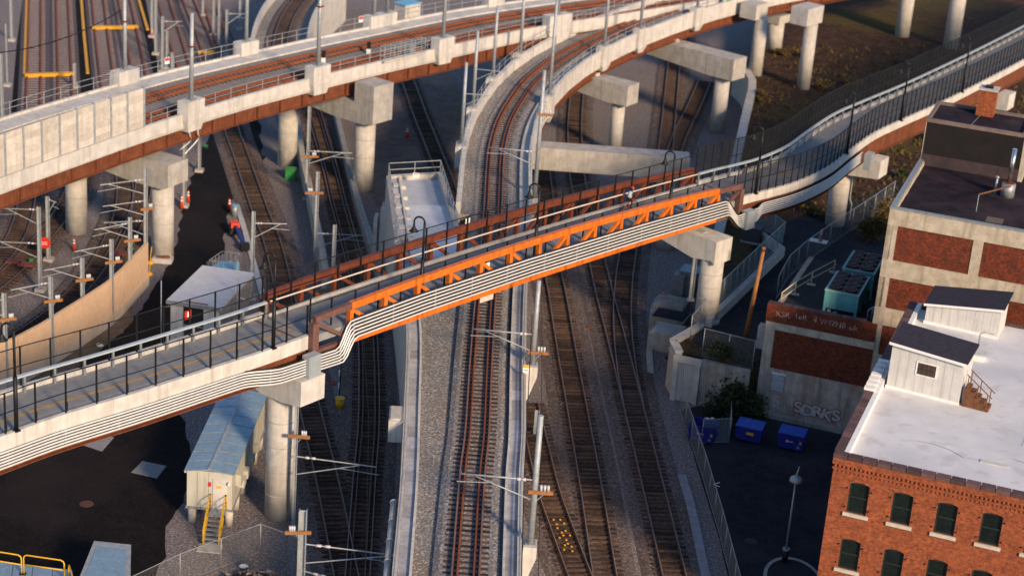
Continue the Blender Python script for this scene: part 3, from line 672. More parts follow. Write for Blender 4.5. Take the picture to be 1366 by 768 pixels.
# piers of the curved viaduct: bent caps run right, towards the soil bank
def bent(px_face_top, z_top, u_len, col_px, zb, r, hcap, wcap, label, name='viaduct_pier'):
    b = P(*col_px, zb); i = int(np.argmin([np.linalg.norm((p-b)[:2]) for p in CB])); c0 = CB[i]; d = (b-c0)[:2]; D = np.linalg.norm(d); d = np.array([d[0]/D, d[1]/D, 0])
    root = thing(name, b, label, 'pier'); ztop = z_top
    MB().cyl(b[:2], r, zb-.02, ztop-hcap+.02, 28).build('column', conc_light, root)
    a = np.array([c0[0], c0[1], 0])-d*2.5; e = np.array([b[0], b[1], 0])+d*u_len
    nn = np.array([-d[1], d[0], 0])
    bot = lambda q, z, s: q+nn*s*wcap/2+[0,0,z]
    vs = [bot(a,ztop-hcap*.7,-1), bot(a,ztop-hcap*.7,1), bot(a,ztop,1), bot(a,ztop,-1)]
    m1 = np.array([b[0], b[1], 0])-d*r*1.3
    vs += [bot(m1,ztop-hcap,-1), bot(m1,ztop-hcap,1), bot(m1,ztop,1), bot(m1,ztop,-1), bot(e,ztop-hcap,-1), bot(e,ztop-hcap,1), bot(e,ztop,1), bot(e,ztop,-1)]
    fs = []
    for k2 in range(2):
        for k in range(4): fs.append((k2*4+k, k2*4+(k+1)%4, k2*4+4+(k+1)%4, k2*4+4+k))
    fs += [(3,2,1,0),(8,9,10,11)]
    MB().add(vs, fs).build('bent_cap', concrete, root)
    m0 = c0-d*-0; MB().box((c0[0]+d[0]*2.6, c0[1]+d[1]*2.6, ztop+.15), (.7,.7,.296), d[:2]).build('bearing', conc_white, root)
    return root
bent(None, 8.0, 1.6, (819,205), 0, .72, 2.2, 2.3, 'round pier with square bent cap under the curved viaduct')
bent(None, 8.9, 2.0, (956,175), 0, .85, 2.4, 2.6, 'pier with a long bent cap reaching the soil bank wall')
# straddle beam across the tracks below
A = P(705,196,6.6); B = P(921,212,6.6); d = (B-A)/np.linalg.norm(B-A); nn = np.array([-d[1], d[0], 0])
sb = thing('straddle_bent', P(887,332,0), 'long pale concrete beam spanning two tracks on a round column', 'pier')
MB().hexa([A+nn*0+[0,0,-2.2], B+[0,0,-2.2], B+nn*2.2+[0,0,-2.2], A+nn*2.2+[0,0,-2.2]], [A, B, B+nn*2.2, A+nn*2.2]).build('beam', concrete, sb)
c = (B-d*2+nn*1.1); MB().cyl(c[:2], .95, -.02, 4.42, 28).build('column', conc_light, sb)
c = P(887,330,0); pc = thing('round_column', c, 'short pale round column standing beneath the footbridge', 'column')
MB().cyl(c[:2], .95, -.02, 2.6, 28).build('shaft', conc_light, pc); MB().cyl(c[:2], 1.12, 2.58, 2.9, 28).build('top_ring', concrete, pc)

# distant columns upper right, standing on the soil bank
def col_far(px, ytop, zb, r, label, cap=None):
    b = P(*px, zb); h = top_height(*px, ytop, zb); o = thing('viaduct_column', b, label, 'column')
    MB().cyl(b[:2], r, zb-.05, zb+h, 24).build('shaft', conc_light, o)
    if cap: MB().box(b+[cap[2], .3, h+cap[1]/2-.002], (cap[0], 2.2, cap[1]), (.6,.8)).build('cap', conc_light, o)
    return o
col_far((1071,118), 32, 3.5, .78, 'round column under a square cap on the soil bank', (3.6,2.0,-.6)); col_far((1007,100), 25, 3.5, .8, 'round column close to the retaining wall', (2.6,1.8,-1.0))
col_far((1032,64), 30, 3.5, 1.0, 'squat pale column in the blurred background', (2.6,1.0,0))
col_far((1203,48), -30, 3.5, .95, 'blurred round column beyond the footbridge, by itself', (4,2,0)); col_far((1268,64), -30, 3.5, 1.0, 'blurred round column nearest the footbridge mesh', (4,2,0))

# retaining wall along the soil bank
rw = smooth(PP([(984,88),(1003,112),(994,160),(978,230),(962,300),(950,345)], 3.6), 2.0)
o = thing('retaining_wall', rw[3]*[1,1,0], 'bent concrete retaining wall holding the brown soil bank', 'wall')
seg = resample(rw, 4.0)
for a, b in zip(seg[:-1], seg[1:]):
    k = (b-a)/np.linalg.norm(b-a)*.012; MB().rsweep([a+k, b-k], -.45, .45, -3.6, .55).build('wall_segment', conc_light, o)

# ---- gravel embankment with the railed stub
left_out = [(516,860),(522.5,768),(534,640),(539,538),(542,470),(541.6,430),(536,375),(529,320),(522,270),(517,234)]
ZE = 7.55
LO = smooth(PP(left_out, ZE), 1.0)
RI = offs(CT[:ic+1], 2.02)
top_poly = [p[:2] for p in LO] + [P(588,230,7.0)[:2], P(600,280,7.0)[:2], P(612,306,7.0)[:2]] + [p[:2] for p in offs(CT[:ic+1], 3.1)][::-1]
emb = thing('embankment', P(600,600,0), 'gravel topped embankment with concrete side walls carrying the central track', 'embankment')
MB().prism(top_poly, -.02, 7.04).build('fill', ballast_v, emb)
seg = resample(LO, 1.5)
for a, b in zip(seg[:-1], seg[1:]):
    k = (b-a)/np.linalg.norm(b-a)*.01
    MB().rsweep([a+k, b-k], .0, .28, -7.5, 0).build('wall_panel', conc_light, emb)
    o = MB().rsweep([a+k, b-k], .29, .92, -.55, -.12).build('trough_cover', mat('trough_lid', (.42,.42,.44), (.30,.30,.32), 2.5, .85, .2, 8, streak=None, rnd=.3), emb)
    MB().rsweep([a+k, b-k], .93, 1.08, -.55, .03).build('inner_kerb', conc_white, emb)
RT = CT[:ic+1]; seg = resample(RT, 1.5)
for a, b in zip(seg[:-1], seg[1:]):
    k = (b-a)/np.linalg.norm(b-a)*.01
    MB().rsweep([a+k, b-k], 2.02, 2.17, -.18, .30).build('inner_kerb', conc_white, emb)
    MB().rsweep([a+k, b-k], 2.18, 2.80, -.18, .16).build('trough_cover', MATS['trough_lid'], emb)
    MB().rsweep([a+k, b-k], 2.82, 3.12, -7.3, .32).build('wall_panel', conc_light, emb)
# handrail pipe lines beside the right trough
MB().tube(offs(RT, 2.95, .55), .05, 6).build('pipe', galv, emb); MB().tube(offs(LO, .12, .22), .05, 6).build('pipe', galv, emb)
# boxes hanging on the left wall
for (x, y, w_, l_) in ((531,560,.9,3.0),):
    pass
lb = thing('wall_bracket_box', P(527,556,6.8), 'white concrete box fixed to the outside of the embankment wall', 'box')
i = int(np.argmin([np.linalg.norm(p-P(536,556,ZE)) for p in LO])); t = tangents(LO)[i]; n = np.array([t[1],-t[0],0]); c = LO[i]-n*.48
MB().box(c+[0,0,-.75], (2.2,.9,1.5), t[:2]).build('case', conc_white, lb); MB().box(c+[0,0,.05], (1.9,.7,.1), t[:2]).build('lid', conc_light, lb)
# outside pipe along wall
pj = [k for k in range(len(LO)) if LO[k][1] < P(525,655,ZE)[1]]
dp = thing('drain_pipe', LO[pj[-1]]-[0,0,1], 'segmented pale drain pipe along the embankment wall', 'pipe')
q = resample(offs([LO[k] for k in pj], -.30, -.45), 2.2)
for a, b in zip(q[:-1], q[1:]):
    o = MB().tube([a, b], .19, 8).build('pipe_section', conc_light, dp); MB().tube([b-(b-a)*.05, b], .23, 8).build('socket', conc_white, o)
# the stub: pale slab, side walls, guard rails
st = thing('bridge_stub', P(555,280,7.05), 'railed pale concrete bridge stub, unfinished end beside the curved viaduct', 'stub')
sl = [(529,240),(586,240),(600,285),(611,318),(614,345),(548,345),(540,318)]
MB().prism([P(*q, 7.2)[:2] for q in sl], 7.03, 7.2).build('slab', mat('screed', (.46,.49,.53), (.38,.41,.45), .8, .8, .1, 6), st)
MB().prism([P(*q, 7.3)[:2] for q in ((542.5,274),(594,274),(600,290),(611,318),(613,342),(550,342),(541.5,300))], 7.2, 7.32).build('raised_slab', mat('pale_screed', (.60,.63,.67), (.5,.53,.57), .8, .8, .1, 6), st)
for nm, q in (('side_wall', [(518,236),(524,280),(529.5,322)]), ('side_wall', [(587,232),(598,268),(610,306)])):
    w2 = smooth(PP(q, 7.75), 1.0); MB().rsweep(w2, -.18, .18, -7.7, .12).build(nm, conc_light, st)
    railing(st, offs(w2, 0, .1), 1.15, 1.7, (1.0,.5), r=.035)
    MB().ribbon(offs(w2, 0, .1), 0, 1.12).build('mesh_infill', mesh_scr, st)
for z0, q in ((7.55, [(518,236),(587,232)]),):
    w2 = smooth(PP(q, z0), 1.2); MB().rsweep(w2, -.15, .15, -7.5, .06).build('end_wall', conc_light, st); railing(st, offs(w2, 0, .05), 1.2, 2.2, (1.0,.5,.08), r=.04)
for k in range(6):
    a = P(533+k*1.9, 250+k*14, 7.25); MB().box(a, (.8,1.1,.5), (P(541,310)-P(530,240))[:2]).build('step_block', conc_light if k % 2 else conc_white, st)
sg_ = P(555,234,8.3); o = thing('warning_sign', sg_, 'white rectangular notice on the end rail of the stub', 'sign'); MB().box(sg_, (.55,.04,.45)).build('plate', white_p, o); MB().box(sg_+[0,-.025,.12], (.4,.012,.07)).build('red_line', red_m, o)
lb = P(525,285,5.2); o = thing('bearing_block', lb*[1,1,0], 'pale concrete block tower against the outside of the stub', 'block'); MB().box((lb[0]-.5, lb[1], 2.9), (1.1,2.4,5.8)).build('tower', conc_white, o); MB().box((lb[0]-1.5, lb[1]+.2, 2.4), (.35,1.6,4.8)).build('fin', conc_light, o)

# ---- parapets of the left ramp (T1)
def ramp_wall(px, h, w_, label, rail=True):
    q = smooth(PP(px), 1.0); o = thing('ramp_parapet', q[len(q)//2], label, 'wall'); sg = resample(q, 4.0)
    for a, b in zip(sg[:-1], sg[1:]):
        k = (b-a)/np.linalg.norm(b-a)*.012; MB().rsweep([a+k, b-k], -w_/2, w_/2, -.02, h).build('wall_segment', concrete, o)
    if rail: railing(o, offs(q, 0, h), .9, 2.4, (1.0,.5)); MB().ribbon(offs(q, 0, h), .02, .88).build('mesh_infill', mesh_scr, o)
ramp_wall([(440,130),(448,160),(462,220),(478,285),(496,342),(510,395)], 1.0, .5, 'low concrete parapet with mesh railing between ramp track and tall pier')
ramp_wall([(389,140),(397,185),(404,235),(412,268),(424,330),(436,395)], 1.7, .55, 'taller concrete parapet beside the ramp track, green bin at its foot', False)
# ---- looping white pipes under the viaduct, and the small curved ramp in the distance
for k, (a, b, c_) in enumerate((((253,168,11.0),(254,188,9.4),(240,200,8.6)), ((264,166,11.0),(264,186,9.4),(246,206,8.4)))):
    q = smooth([P(*a), P(a[0], a[1]+12, 10.2), P(*b), P(*c_)], .4); tag(MB().tube(q, .07, 6).build('looping_pipe', pipe_white), 'white pipe looping down from the viaduct fascia, '+('outer bend' if k else 'inner bend'), 'pipe')
rp_ = [(372,75),(376,48),(386,22),(404,-2),(430,-25)]
track(rp_, 'blurred track curving between white walls beyond the viaduct', 'stuff', z=5.0, bedw=1.5)
o = thing('curved_ramp', P(380,45,0), 'blurred curved ramp with pale side walls beyond the viaduct', 'ramp')
q = smooth(PP(rp_, 5.0), 1.5); MB().rsweep(q, -3.0, 3.0, -5, -.02).build('fill', ballast_v, o)
MB().rsweep(q, -3.3, -3.0, -5, 1.0).build('side_wall', conc_white, o); MB().rsweep(q, 3.0, 3.3, -5, 1.0).build('side_wall', conc_white, o)
c = P(393,20,0); o = thing('round_tank', c, 'blurred pale round tank beside the curved ramp', 'tank'); MB().cyl(c[:2], 1.6, 0, 2.6, 24).build('shell', conc_light, o); MB().cyl(c[:2], 1.35, 2.6, 2.75, 24).build('lid', conc_dirty, o)
i = px_station(CT, 940); c = CT[i]+np.array([tangents(CT)[i][1], -tangents(CT)[i][0], 0])*3.3+[0,0,1.6]; o = thing('green_board', c, 'bright green board on the curved viaduct parapet', 'sign'); MB().box(c, (.9,.06,1.5), tangents(CT)[i][:2]).build('board', mat('sign_green', (.02,.4,.1), (.018,.33,.08), 3, .5), o)

# ================================================================== FOOTBRIDGE
ZD = 13.0; WB = 4.3
lpx = [(-170,640),(-80,611),(0,584),(79,556),(190,522.5),(300,487),(360,467.5),(415,447.5)]
rpx = [(983,266),(1006,259.5),(1032,253),(1058.7,245.5),(1085,235),(1111,221),(1138,199.5),(1169,177.5),(1206,160),(1269.6,131),(1366,81),(1460,28),(1560,-30)]
BL = smooth(PP(lpx, ZD), .8); BR = smooth(PP(rpx, ZD), .8); A0 = BL[-1]; A1 = BR[0]
BM = resample([A0, A1], .8)
FB = thing('footbridge', (A0+A1)/2*[1,1,0], 'footbridge with orange truss span, pale fascia, conduits and black mesh fence', 'bridge')
def camber(path):
    n = len(path)-1; return [p+np.array([0,0,.28*4*(i/n)*(1-i/n)]) for i, p in enumerate(path)]
BMc = camber(BM)
for nm, pth in (('a', BL), ('b', BR)):
    MB().rsweep(pth, -WB, -.02, -.32, -.10).build('deck_slab', deck_m, FB)
    sg = resample(pth, 7.0)
    for a, b in zip(sg[:-1], sg[1:]):
        ia = int(np.argmin([np.linalg.norm(p-a) for p in pth])); ib = int(np.argmin([np.linalg.norm(p-b) for p in pth]))
        q = [p for p in pth[ia:ib+1]]
        if len(q) < 2: continue
        q[0] = q[0]+(q[1]-q[0])*.02
        MB().rsweep(q, -.30, .0, -.86 if nm == 'a' else -.62, .06).build('fascia_panel', conc_white, FB)
        MB().rsweep(q, -WB-.3, -WB+.02, -.86, .20).build('far_kerb', conc_white, FB)
    for u in (-.33, -WB+.25):
        MB().sweep(pth, [(u-.25,-2.28),(u+.25,-2.28),(u+.25,-2.22),(u+.03,-2.21),(u+.03,-.33),(u-.03,-.33),(u-.03,-2.21),(u-.25,-2.22)]).build('girder', rust, FB)
MB().rsweep(BMc, -WB, .0, -.62, -.10).build('deck_slab', deck_m, FB)
MB().rsweep(BMc, -WB+.0, -WB+.22, -.098, .10).build('far_kerb', conc_light, FB)
yl = BL+BMc+BR[1:]
MB().rsweep(offs(BL, -1.75, -.098), -.08, .08, 0, .008).build('yellow_line', mat('line_amber', (.55,.30,.05), (.40,.23,.06), 2, .8), FB)
MB().rsweep(offs(BL, -.9, -.097), -.045, .045, 0, .006).build('wear_line', mat('worn_line', (.34,.34,.34), (.26,.26,.26), 2, .8), FB)
MB().rsweep(offs(BR[10:], -2.2, -.098), -.055, .055, 0, .008).build('yellow_line', MATS['line_amber'], FB)
# dark drain plate and red spot at the joint
p = P(392,438,12.9)
# expansion joints
for pth, i in ((BL,-2),(BR,1)):
    t = tangents(pth)[i]; c = pth[i]+np.array([t[1],-t[0],0])*(-WB/2); MB().box(c+[0,0,-.094], (.18,WB-.1,.012), t[:2]).build('expansion_joint', brownp, FB)
# broad far handrail on posts (approaches) and slender one (truss)
rail_c = mat('handrail_grey', (.50,.56,.60), (.42,.48,.52), 2, .45, metal=.2)
for pth in (BL, BR[:]):
    h = offs(pth, -WB+.22); MB().rsweep(h, -.12, .12, .92, 1.04).build('handrail', rail_c, FB)
    pm = MB().box((0,0,.36), (.14,.10,1.12)).mesh('handrail_post', galv_dull); q = resample(h, 1.95)
    for p, t in zip(q, tangents(q)): piece('handrail_post', pm, FB, p, math.atan2(t[1], t[0]))
MB().tube(offs(BMc, -WB+.30, 1.0), .06, 6).build('handrail', mat('handrail_buff', (.62,.54,.46), (.52,.45,.38), 2, .5), FB)
MB().tube(offs(BMc, -.28, 1.05), .035, 6).build('handrail', galv_dull, FB)
# pony trusses
NP = 13; D = (A1-A0)/np.linalg.norm(A1-A0); NN = np.array([D[1], -D[0], 0]); LT = np.linalg.norm(A1-A0)
def tz(f): return 1.42+.72*4*f*(1-f), -1.26+.28*4*f*(1-f)
def tp(f, u, z): return A0+D*LT*f+NN*u+np.array([0,0,z])
def truss(u, mt, me_, near):
    fe = .068        # brown end panels
    fs_ = [0]+[fe+(1-2*fe)*k/NP for k in range(NP+1)]+[1]
    for k in range(len(fs_)-1):
        f0, f1 = fs_[k], fs_[k+1]; endp = k in (0, len(fs_)-2); m_ = me_ if endp else mt
        (t0, b0), (t1, b1) = tz(f0), tz(f1); g = .0005
        s = 0 if not endp else .0
        MB().beam(tp(f0,u,t0-.23), tp(f1-g,u,t1-.23), .36 if not endp else .34, .46 if not endp else .40).build('top_chord', m_, FB)
        MB().beam(tp(f0,u,b0+.17), tp(f1-g,u,b1+.17), .34, .34).build('bottom_chord', m_, FB)
        L = LT*(f1-f0)
        if 1 <= k <= NP+0 and not endp or True:
            left = (f0+f1)/2 < .5
            a, b_ = ((f0, t0-.46), (f1, b1+.34)) if left else ((f1, t1-.46), (f0, b0+.34))
            MB().beam(tp(a[0],u,a[1]), tp(b_[0],u,b_[1]), .22, .24).build('diagonal', m_, FB)
    for k, f0 in enumerate(fs_):
        t0, b0 = tz(f0); e = k in (0, len(fs_)-1)
        MB().beam(tp(f0,u,b0+.36), tp(f0,u,t0-.47), .34 if not e else .44, .30 if not e else .5, up=D).build('end_post' if e else 'post', me_ if e else mt, FB)
truss(.24, orange, brownp, True); truss(-WB-.28, orange_shaded, orange_shaded, False)
for k in range(1, NP+1):
    f0 = .068+(1-.136)*k/NP; b0 = tz(f0)[1]; MB().beam(tp(f0,.06,b0+.17), tp(f0,-WB-.1,b0+.17), .25, .3).build('floor_beam', rust, FB)
# conduits: six pipes, dropping round the pier caps
allp = resample(BL, .35)+resample(BM, .35)[1:]+resample(BR, .35)[1:]
def sx(path, x): return px_station(path, x)
iL = len(BL)-1; iR = len(BL)+len(BM)-2
S_ = [0]
for a, b in zip(allp[:-1], allp[1:]): S_.append(S_[-1]+np.linalg.norm(b-a))
S_ = np.array(S_)
def stat(x): return S_[px_station(allp, x)]
ctl = [(S_[0],-1.83,.185,.10),(stat(318),-1.83,.185,.10),(stat(372),-2.05,.19,.72),(stat(392),-2.05,.19,.80),(stat(441),-2.10,.2,.80),(stat(463),-.76,.245,.60),(stat(560),-.53,.25,.60),(stat(700),-.42,.25,.60),(stat(850),-.53,.25,.60),(stat(963),-.76,.245,.60),(stat(980),-2.05,.2,.80),(stat(1000),-1.95,.2,.75),(stat(1020),-1.75,.17,.14),(S_[-1],-1.75,.17,.14)]
cs = [c[0] for c in ctl]
def ctrl(s, j):
    k = max(0, min(len(cs)-2, int(np.searchsorted(cs, s))-1)); f = min(1, max(0, (s-cs[k])/(cs[k+1]-cs[k]))); f = f*f*(3-2*f) if not 5 <= k <= 8 else f
    return ctl[k][j]+(ctl[k+1][j]-ctl[k][j])*f
TT = tangents(allp)
iEnd = px_station(allp, 1152); stat_a, stat_b = stat(425), stat(990)
shade_t = []; shade_b = []
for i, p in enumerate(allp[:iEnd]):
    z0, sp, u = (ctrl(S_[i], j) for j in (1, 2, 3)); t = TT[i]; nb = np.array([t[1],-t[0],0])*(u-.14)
    shade_b.append(p+nb+[0,0,z0-.1]); shade_t.append(p+nb+[0,0,z0+5*sp+.1])
nq = len(shade_t); MB().add(shade_b+shade_t, [(i,i+1,nq+i+1,nq+i) for i in range(nq-1)]).build('conduit_gap_shade', mat('gap_shade_dark', (.022,.019,.019), (.014,.012,.012), 2, .7), FB)  # dark sheet added behind the pipes to paint the shade in their gaps
for k in range(6):
    q = []
    for i, p in enumerate(allp[:iEnd]):
        sh = (k-2.5)*.11*(1 if i < len(allp)//2 else -1) if stat_a < S_[i] < stat_b else 0
        z0, sp, u = (ctrl(S_[i]+sh, j) for j in (1, 2, 3)); t = TT[i]
        q.append(p+np.array([t[1],-t[0],0])*u+np.array([0,0,z0+k*sp]))
    MB().tube(q, .056, 7).build('conduit', pipe_white, FB)
for s in np.arange(S_[0]+1, S_[iEnd], 3.6):
    i = int(np.argmin(abs(S_-s))); z0, sp, u = (ctrl(S_[i], j) for j in (1, 2, 3)); t = TT[i]
    c = allp[i]+np.array([t[1],-t[0],0])*(u-.09); MB().box(c+[0,0,z0+2.5*sp], (.06,.05,5.6*sp), t[:2]).build('conduit_strut', galv_dull, FB)
for x, m_ in ((407,galv), (990,teal), (1150,galv)):
    i = px_station(allp, x); t = TT[i]; c = allp[i]+np.array([t[1],-t[0],0])*.82
    o = MB().box(c+[0,0,-1.55], (1.05,.62,1.5), t[:2]).build('junction_box', mat('box_grey', (.36,.40,.43), (.30,.34,.37), 2, .5, metal=.2), FB)
    MB().box(c+np.array([t[1],-t[0],0])*.32+[0,0,-1.55], (.85,.03,1.25), t[:2]).build('door', MATS['box_grey'], o)
# black mesh fences: posts, rails, mesh; near and far
def fence(path, u, z0, h, every, brackets=False, mm=None, pw=.085):
    q = resample(offs(path, u, z0), every); T = tangents(q)
    pm = MB().box((0,0,h/2), (pw,pw,h)).mesh('fence_post', black)
    bm_ = MB().box((0,0,.32), (.11,.07,.56)).mesh('post_bracket', black)
    for p, t in zip(q, T):
        o = piece('fence_post', pm, FB, p, math.atan2(t[1], t[0]))
        if brackets: piece('post_bracket', bm_, FB, p+np.array([-t[1], t[0], 0])*.08+t*.1, math.atan2(t[1], t[0]))
    pq = offs(path, u, z0)
    for zz in (h*.5, h-.03): MB().rsweep(pq, -.025, .025, zz-.025, zz+.025).build('fence_rail', black, FB)
    MB().ribbon(pq, .06, h-.05).build('fence_mesh', mm or mesh_blk, FB)
fence(BL, -.15, .06, 2.45, 2.0, True); fence(BL, -WB-.15, .2, 2.45, 2.0)
fence(BR, -.15, .06, 2.45, 1.0, True, mesh_blk2, .06); fence(BR, -WB-.15, .2, 2.9, 1.0, False, mesh_blk2, .06)
fence(BMc, -.42, .0, 1.9, 2.0); fence(BMc, -WB-.02, .0, 2.6, 2.0)
# small white signs on the bridge
for x, u, z, l in ((646,-.05,.75,'small white notice fixed inside the orange truss'), (681,-WB-.1,2.2,'small white notice on the far truss chord')):
    i = px_station(BMc, x); c = BMc[i]+NN*u+[0,0,z]; o = thing('bridge_notice', c, l, 'sign'); MB().box(c, (.45,.03,.38), D[:2]).build('plate', white_p, o)
i = px_station(BL, 318); c = offs(BL, -WB-.2)[i]+[0,0,1.6]; t = tangents(BL)[i]
o = thing('red_sign', c, 'red sign with white emblem on the far fence near the roofed cabin', 'sign'); MB().box(c, (.5,.04,.55), t[:2]).build('plate', red_m, o)
MB().box(c+np.array([t[1],-t[0],0])*.026+[0,0,.02], (.14,.012,.36), t[:2]).build('emblem', white_p, o); MB().box(c+np.array([t[1],-t[0],0])*.026+t*.12+[0,0,-.08], (.12,.012,.16), t[:2]).build('emblem', white_p, o)
# pale plate hung under the truss
i = px_station(BM, 651); c = BM[i]+NN*.1+[0,0,-1.35]; o = thing('clearance_plate', c, 'pale clearance plate hung under the truss over the central track', 'sign'); MB().box(c, (1.3,.05,.42), D[:2]).build('plate', mat('faded_plate', (.66,.55,.5), (.55,.45,.4), 3, .7), o)

# ---- lamp posts on the bridge
def lamp(x, path, u, h, label, side=-1, zoff=0.0):
    i = px_station(path, x); t = tangents(path)[i]; n = np.array([t[1],-t[0],0]); b = path[i]+n*u+[0,0,zoff]
    o = thing('lamp_post', b, label, 'street lamp')
    MB().box(b+[0,0,.05], (.34,.34,.1), t[:2]).build('base_plate', black, o)
    MB().tube([b+[0,0,.1], b+[0,0,h*.55]], .125, 8).build('lower_shaft', black, o); MB().tube([b+[0,0,h*.55], b+[0,0,h]], .08, 8).build('upper_shaft', black, o)
    dr = np.array([-.97, .22, 0]); q = [b+[0,0,h]]
    R_ = .36
    for k in range(1, 9):
        a = math.pi*k/8; q.append(b+[0,0,h]+dr*(R_-R_*math.cos(a))+np.array([0,0,R_*math.sin(a)]))
    q.append(q[-1]+[0,0,-.28]); MB().tube(q, .065, 6).build('gooseneck', black, o)
    e = q[-1]; sh = MB().tube([e, e+[0,0,-.10], e+[0,0,-.28], e+[0,0,-.40]], [.07,.10,.20,.34], 12).build('lamp_shade', black, o)
    MB().sphere(e+[0,0,-.36], .13, 8, 5).build('bulb', porcelain, sh)
lamp(16, BL, -.1, 6.0, 'black gooseneck lamp on the approach, over the asphalt yard'); lamp(364, BL, -.1, 5.9, 'black gooseneck lamp next to the brown truss end')
lamp(557, BMc, .0, 5.6, 'black gooseneck lamp on the truss, in front of the pale stub', zoff=-.3); lamp(717, BMc, .0, 5.6, 'black gooseneck lamp at the middle of the truss', zoff=-.3); lamp(893, BMc, .0, 5.3, 'black gooseneck lamp beside the cyclist', zoff=-.3)
lamp(1010, BR, -.05, 5.2, 'black lamp just past the truss end, at the start of the curve'); lamp(1131, BR, -.05, 5.2, 'black lamp halfway along the curved approach'); lamp(1204, BR, -.05, 5.2, 'black lamp above the rooftop chimney'); lamp(1282, BR, -.05, 5.2, 'black lamp on the far straight approach')

# ---- piers of the footbridge
def fpier(px, zb, r, path, label, cap_u=(-WB-.6,.95), wc=2.1, zc=10.72, h=1.95, ccol=conc_light):
    b = P(*px, zb); i = int(np.argmin([np.linalg.norm((p-b)[:2]) for p in path])); t = tangents(path)[i]; n = np.array([t[1],-t[0],0]); ub = (b-path[i])@n; at = b-n*ub
    o = thing('bridge_pier', b, label, 'pier')
    MB().cyl(b[:2], r, zb-.02, zc-h*.6, 36).build('column', ccol, o)
    for k in range(1, 5): MB().cyl(b[:2], r+.012, zb+(zc-h-zb)*k/5-.025, zb+(zc-h-zb)*k/5+.025, 36).build('form_joint', concrete, o)
    def corner(u, s, z): v = at+n*u+t*s*wc/2; return (v[0], v[1], z)
    MB().add(*prof_cap(corner, cap_u[0], cap_u[1], ub, r, zc, h)).build('pier_cap', conc_white, o)
    q = at+n*-.75; MB().box((q[0],q[1],zc+.03), (.6,.6,.06), t[:2]).build('bearing', concrete, o)
    q = at+n*(-WB+.45); MB().box((q[0],q[1],zc+.03), (.6,.6,.06), t[:2]).build('bearing', concrete, o)
    return b
fpier((372.5,686), 0, .97, BL[-14:]+BM[:6], 'thick round concrete pier of the footbridge beside the ramp track', (-WB-.4,1.15))
b = fpier((941,428), 3.5, .92, BM[-8:]+BR[:8], 'round concrete pier carrying the far end of the orange truss', (-WB-.4,1.1))
MB2 = thing('pier_footing', b, 'round concrete footing collar at the shaded pier', 'footing'); MB().cyl(b[:2], 1.15, 3.4, 3.85, 28).build('collar', conc_dirty, MB2)
fpier((1113,299), 3.5, .9, BR, 'sunlit round pier beside the service road', (-WB-.4,1.1))
fpier((1262,196), 3.5, .9, BR, 'half hidden pier behind the brick chimney', (-WB-.4,1.1))
# steel H post and drain pipes beside piers
c = P(921,400,3.5); o = thing('steel_post', c, 'pale steel post standing against the shaded pier', 'post'); hpole(o, c, 6.2, .3)
c = P(1133,293,3.5)
o = thing('drain_pipe', c, 'thin pale downpipe beside the sunlit pier', 'pipe'); MB().tube([c, c+[0,0,1.5], c+[-.25,0,2.1], c+[-.25,0,5.2], c+[.5,.3,6.3]], .07, 6).build('pipe_run', galv, o)

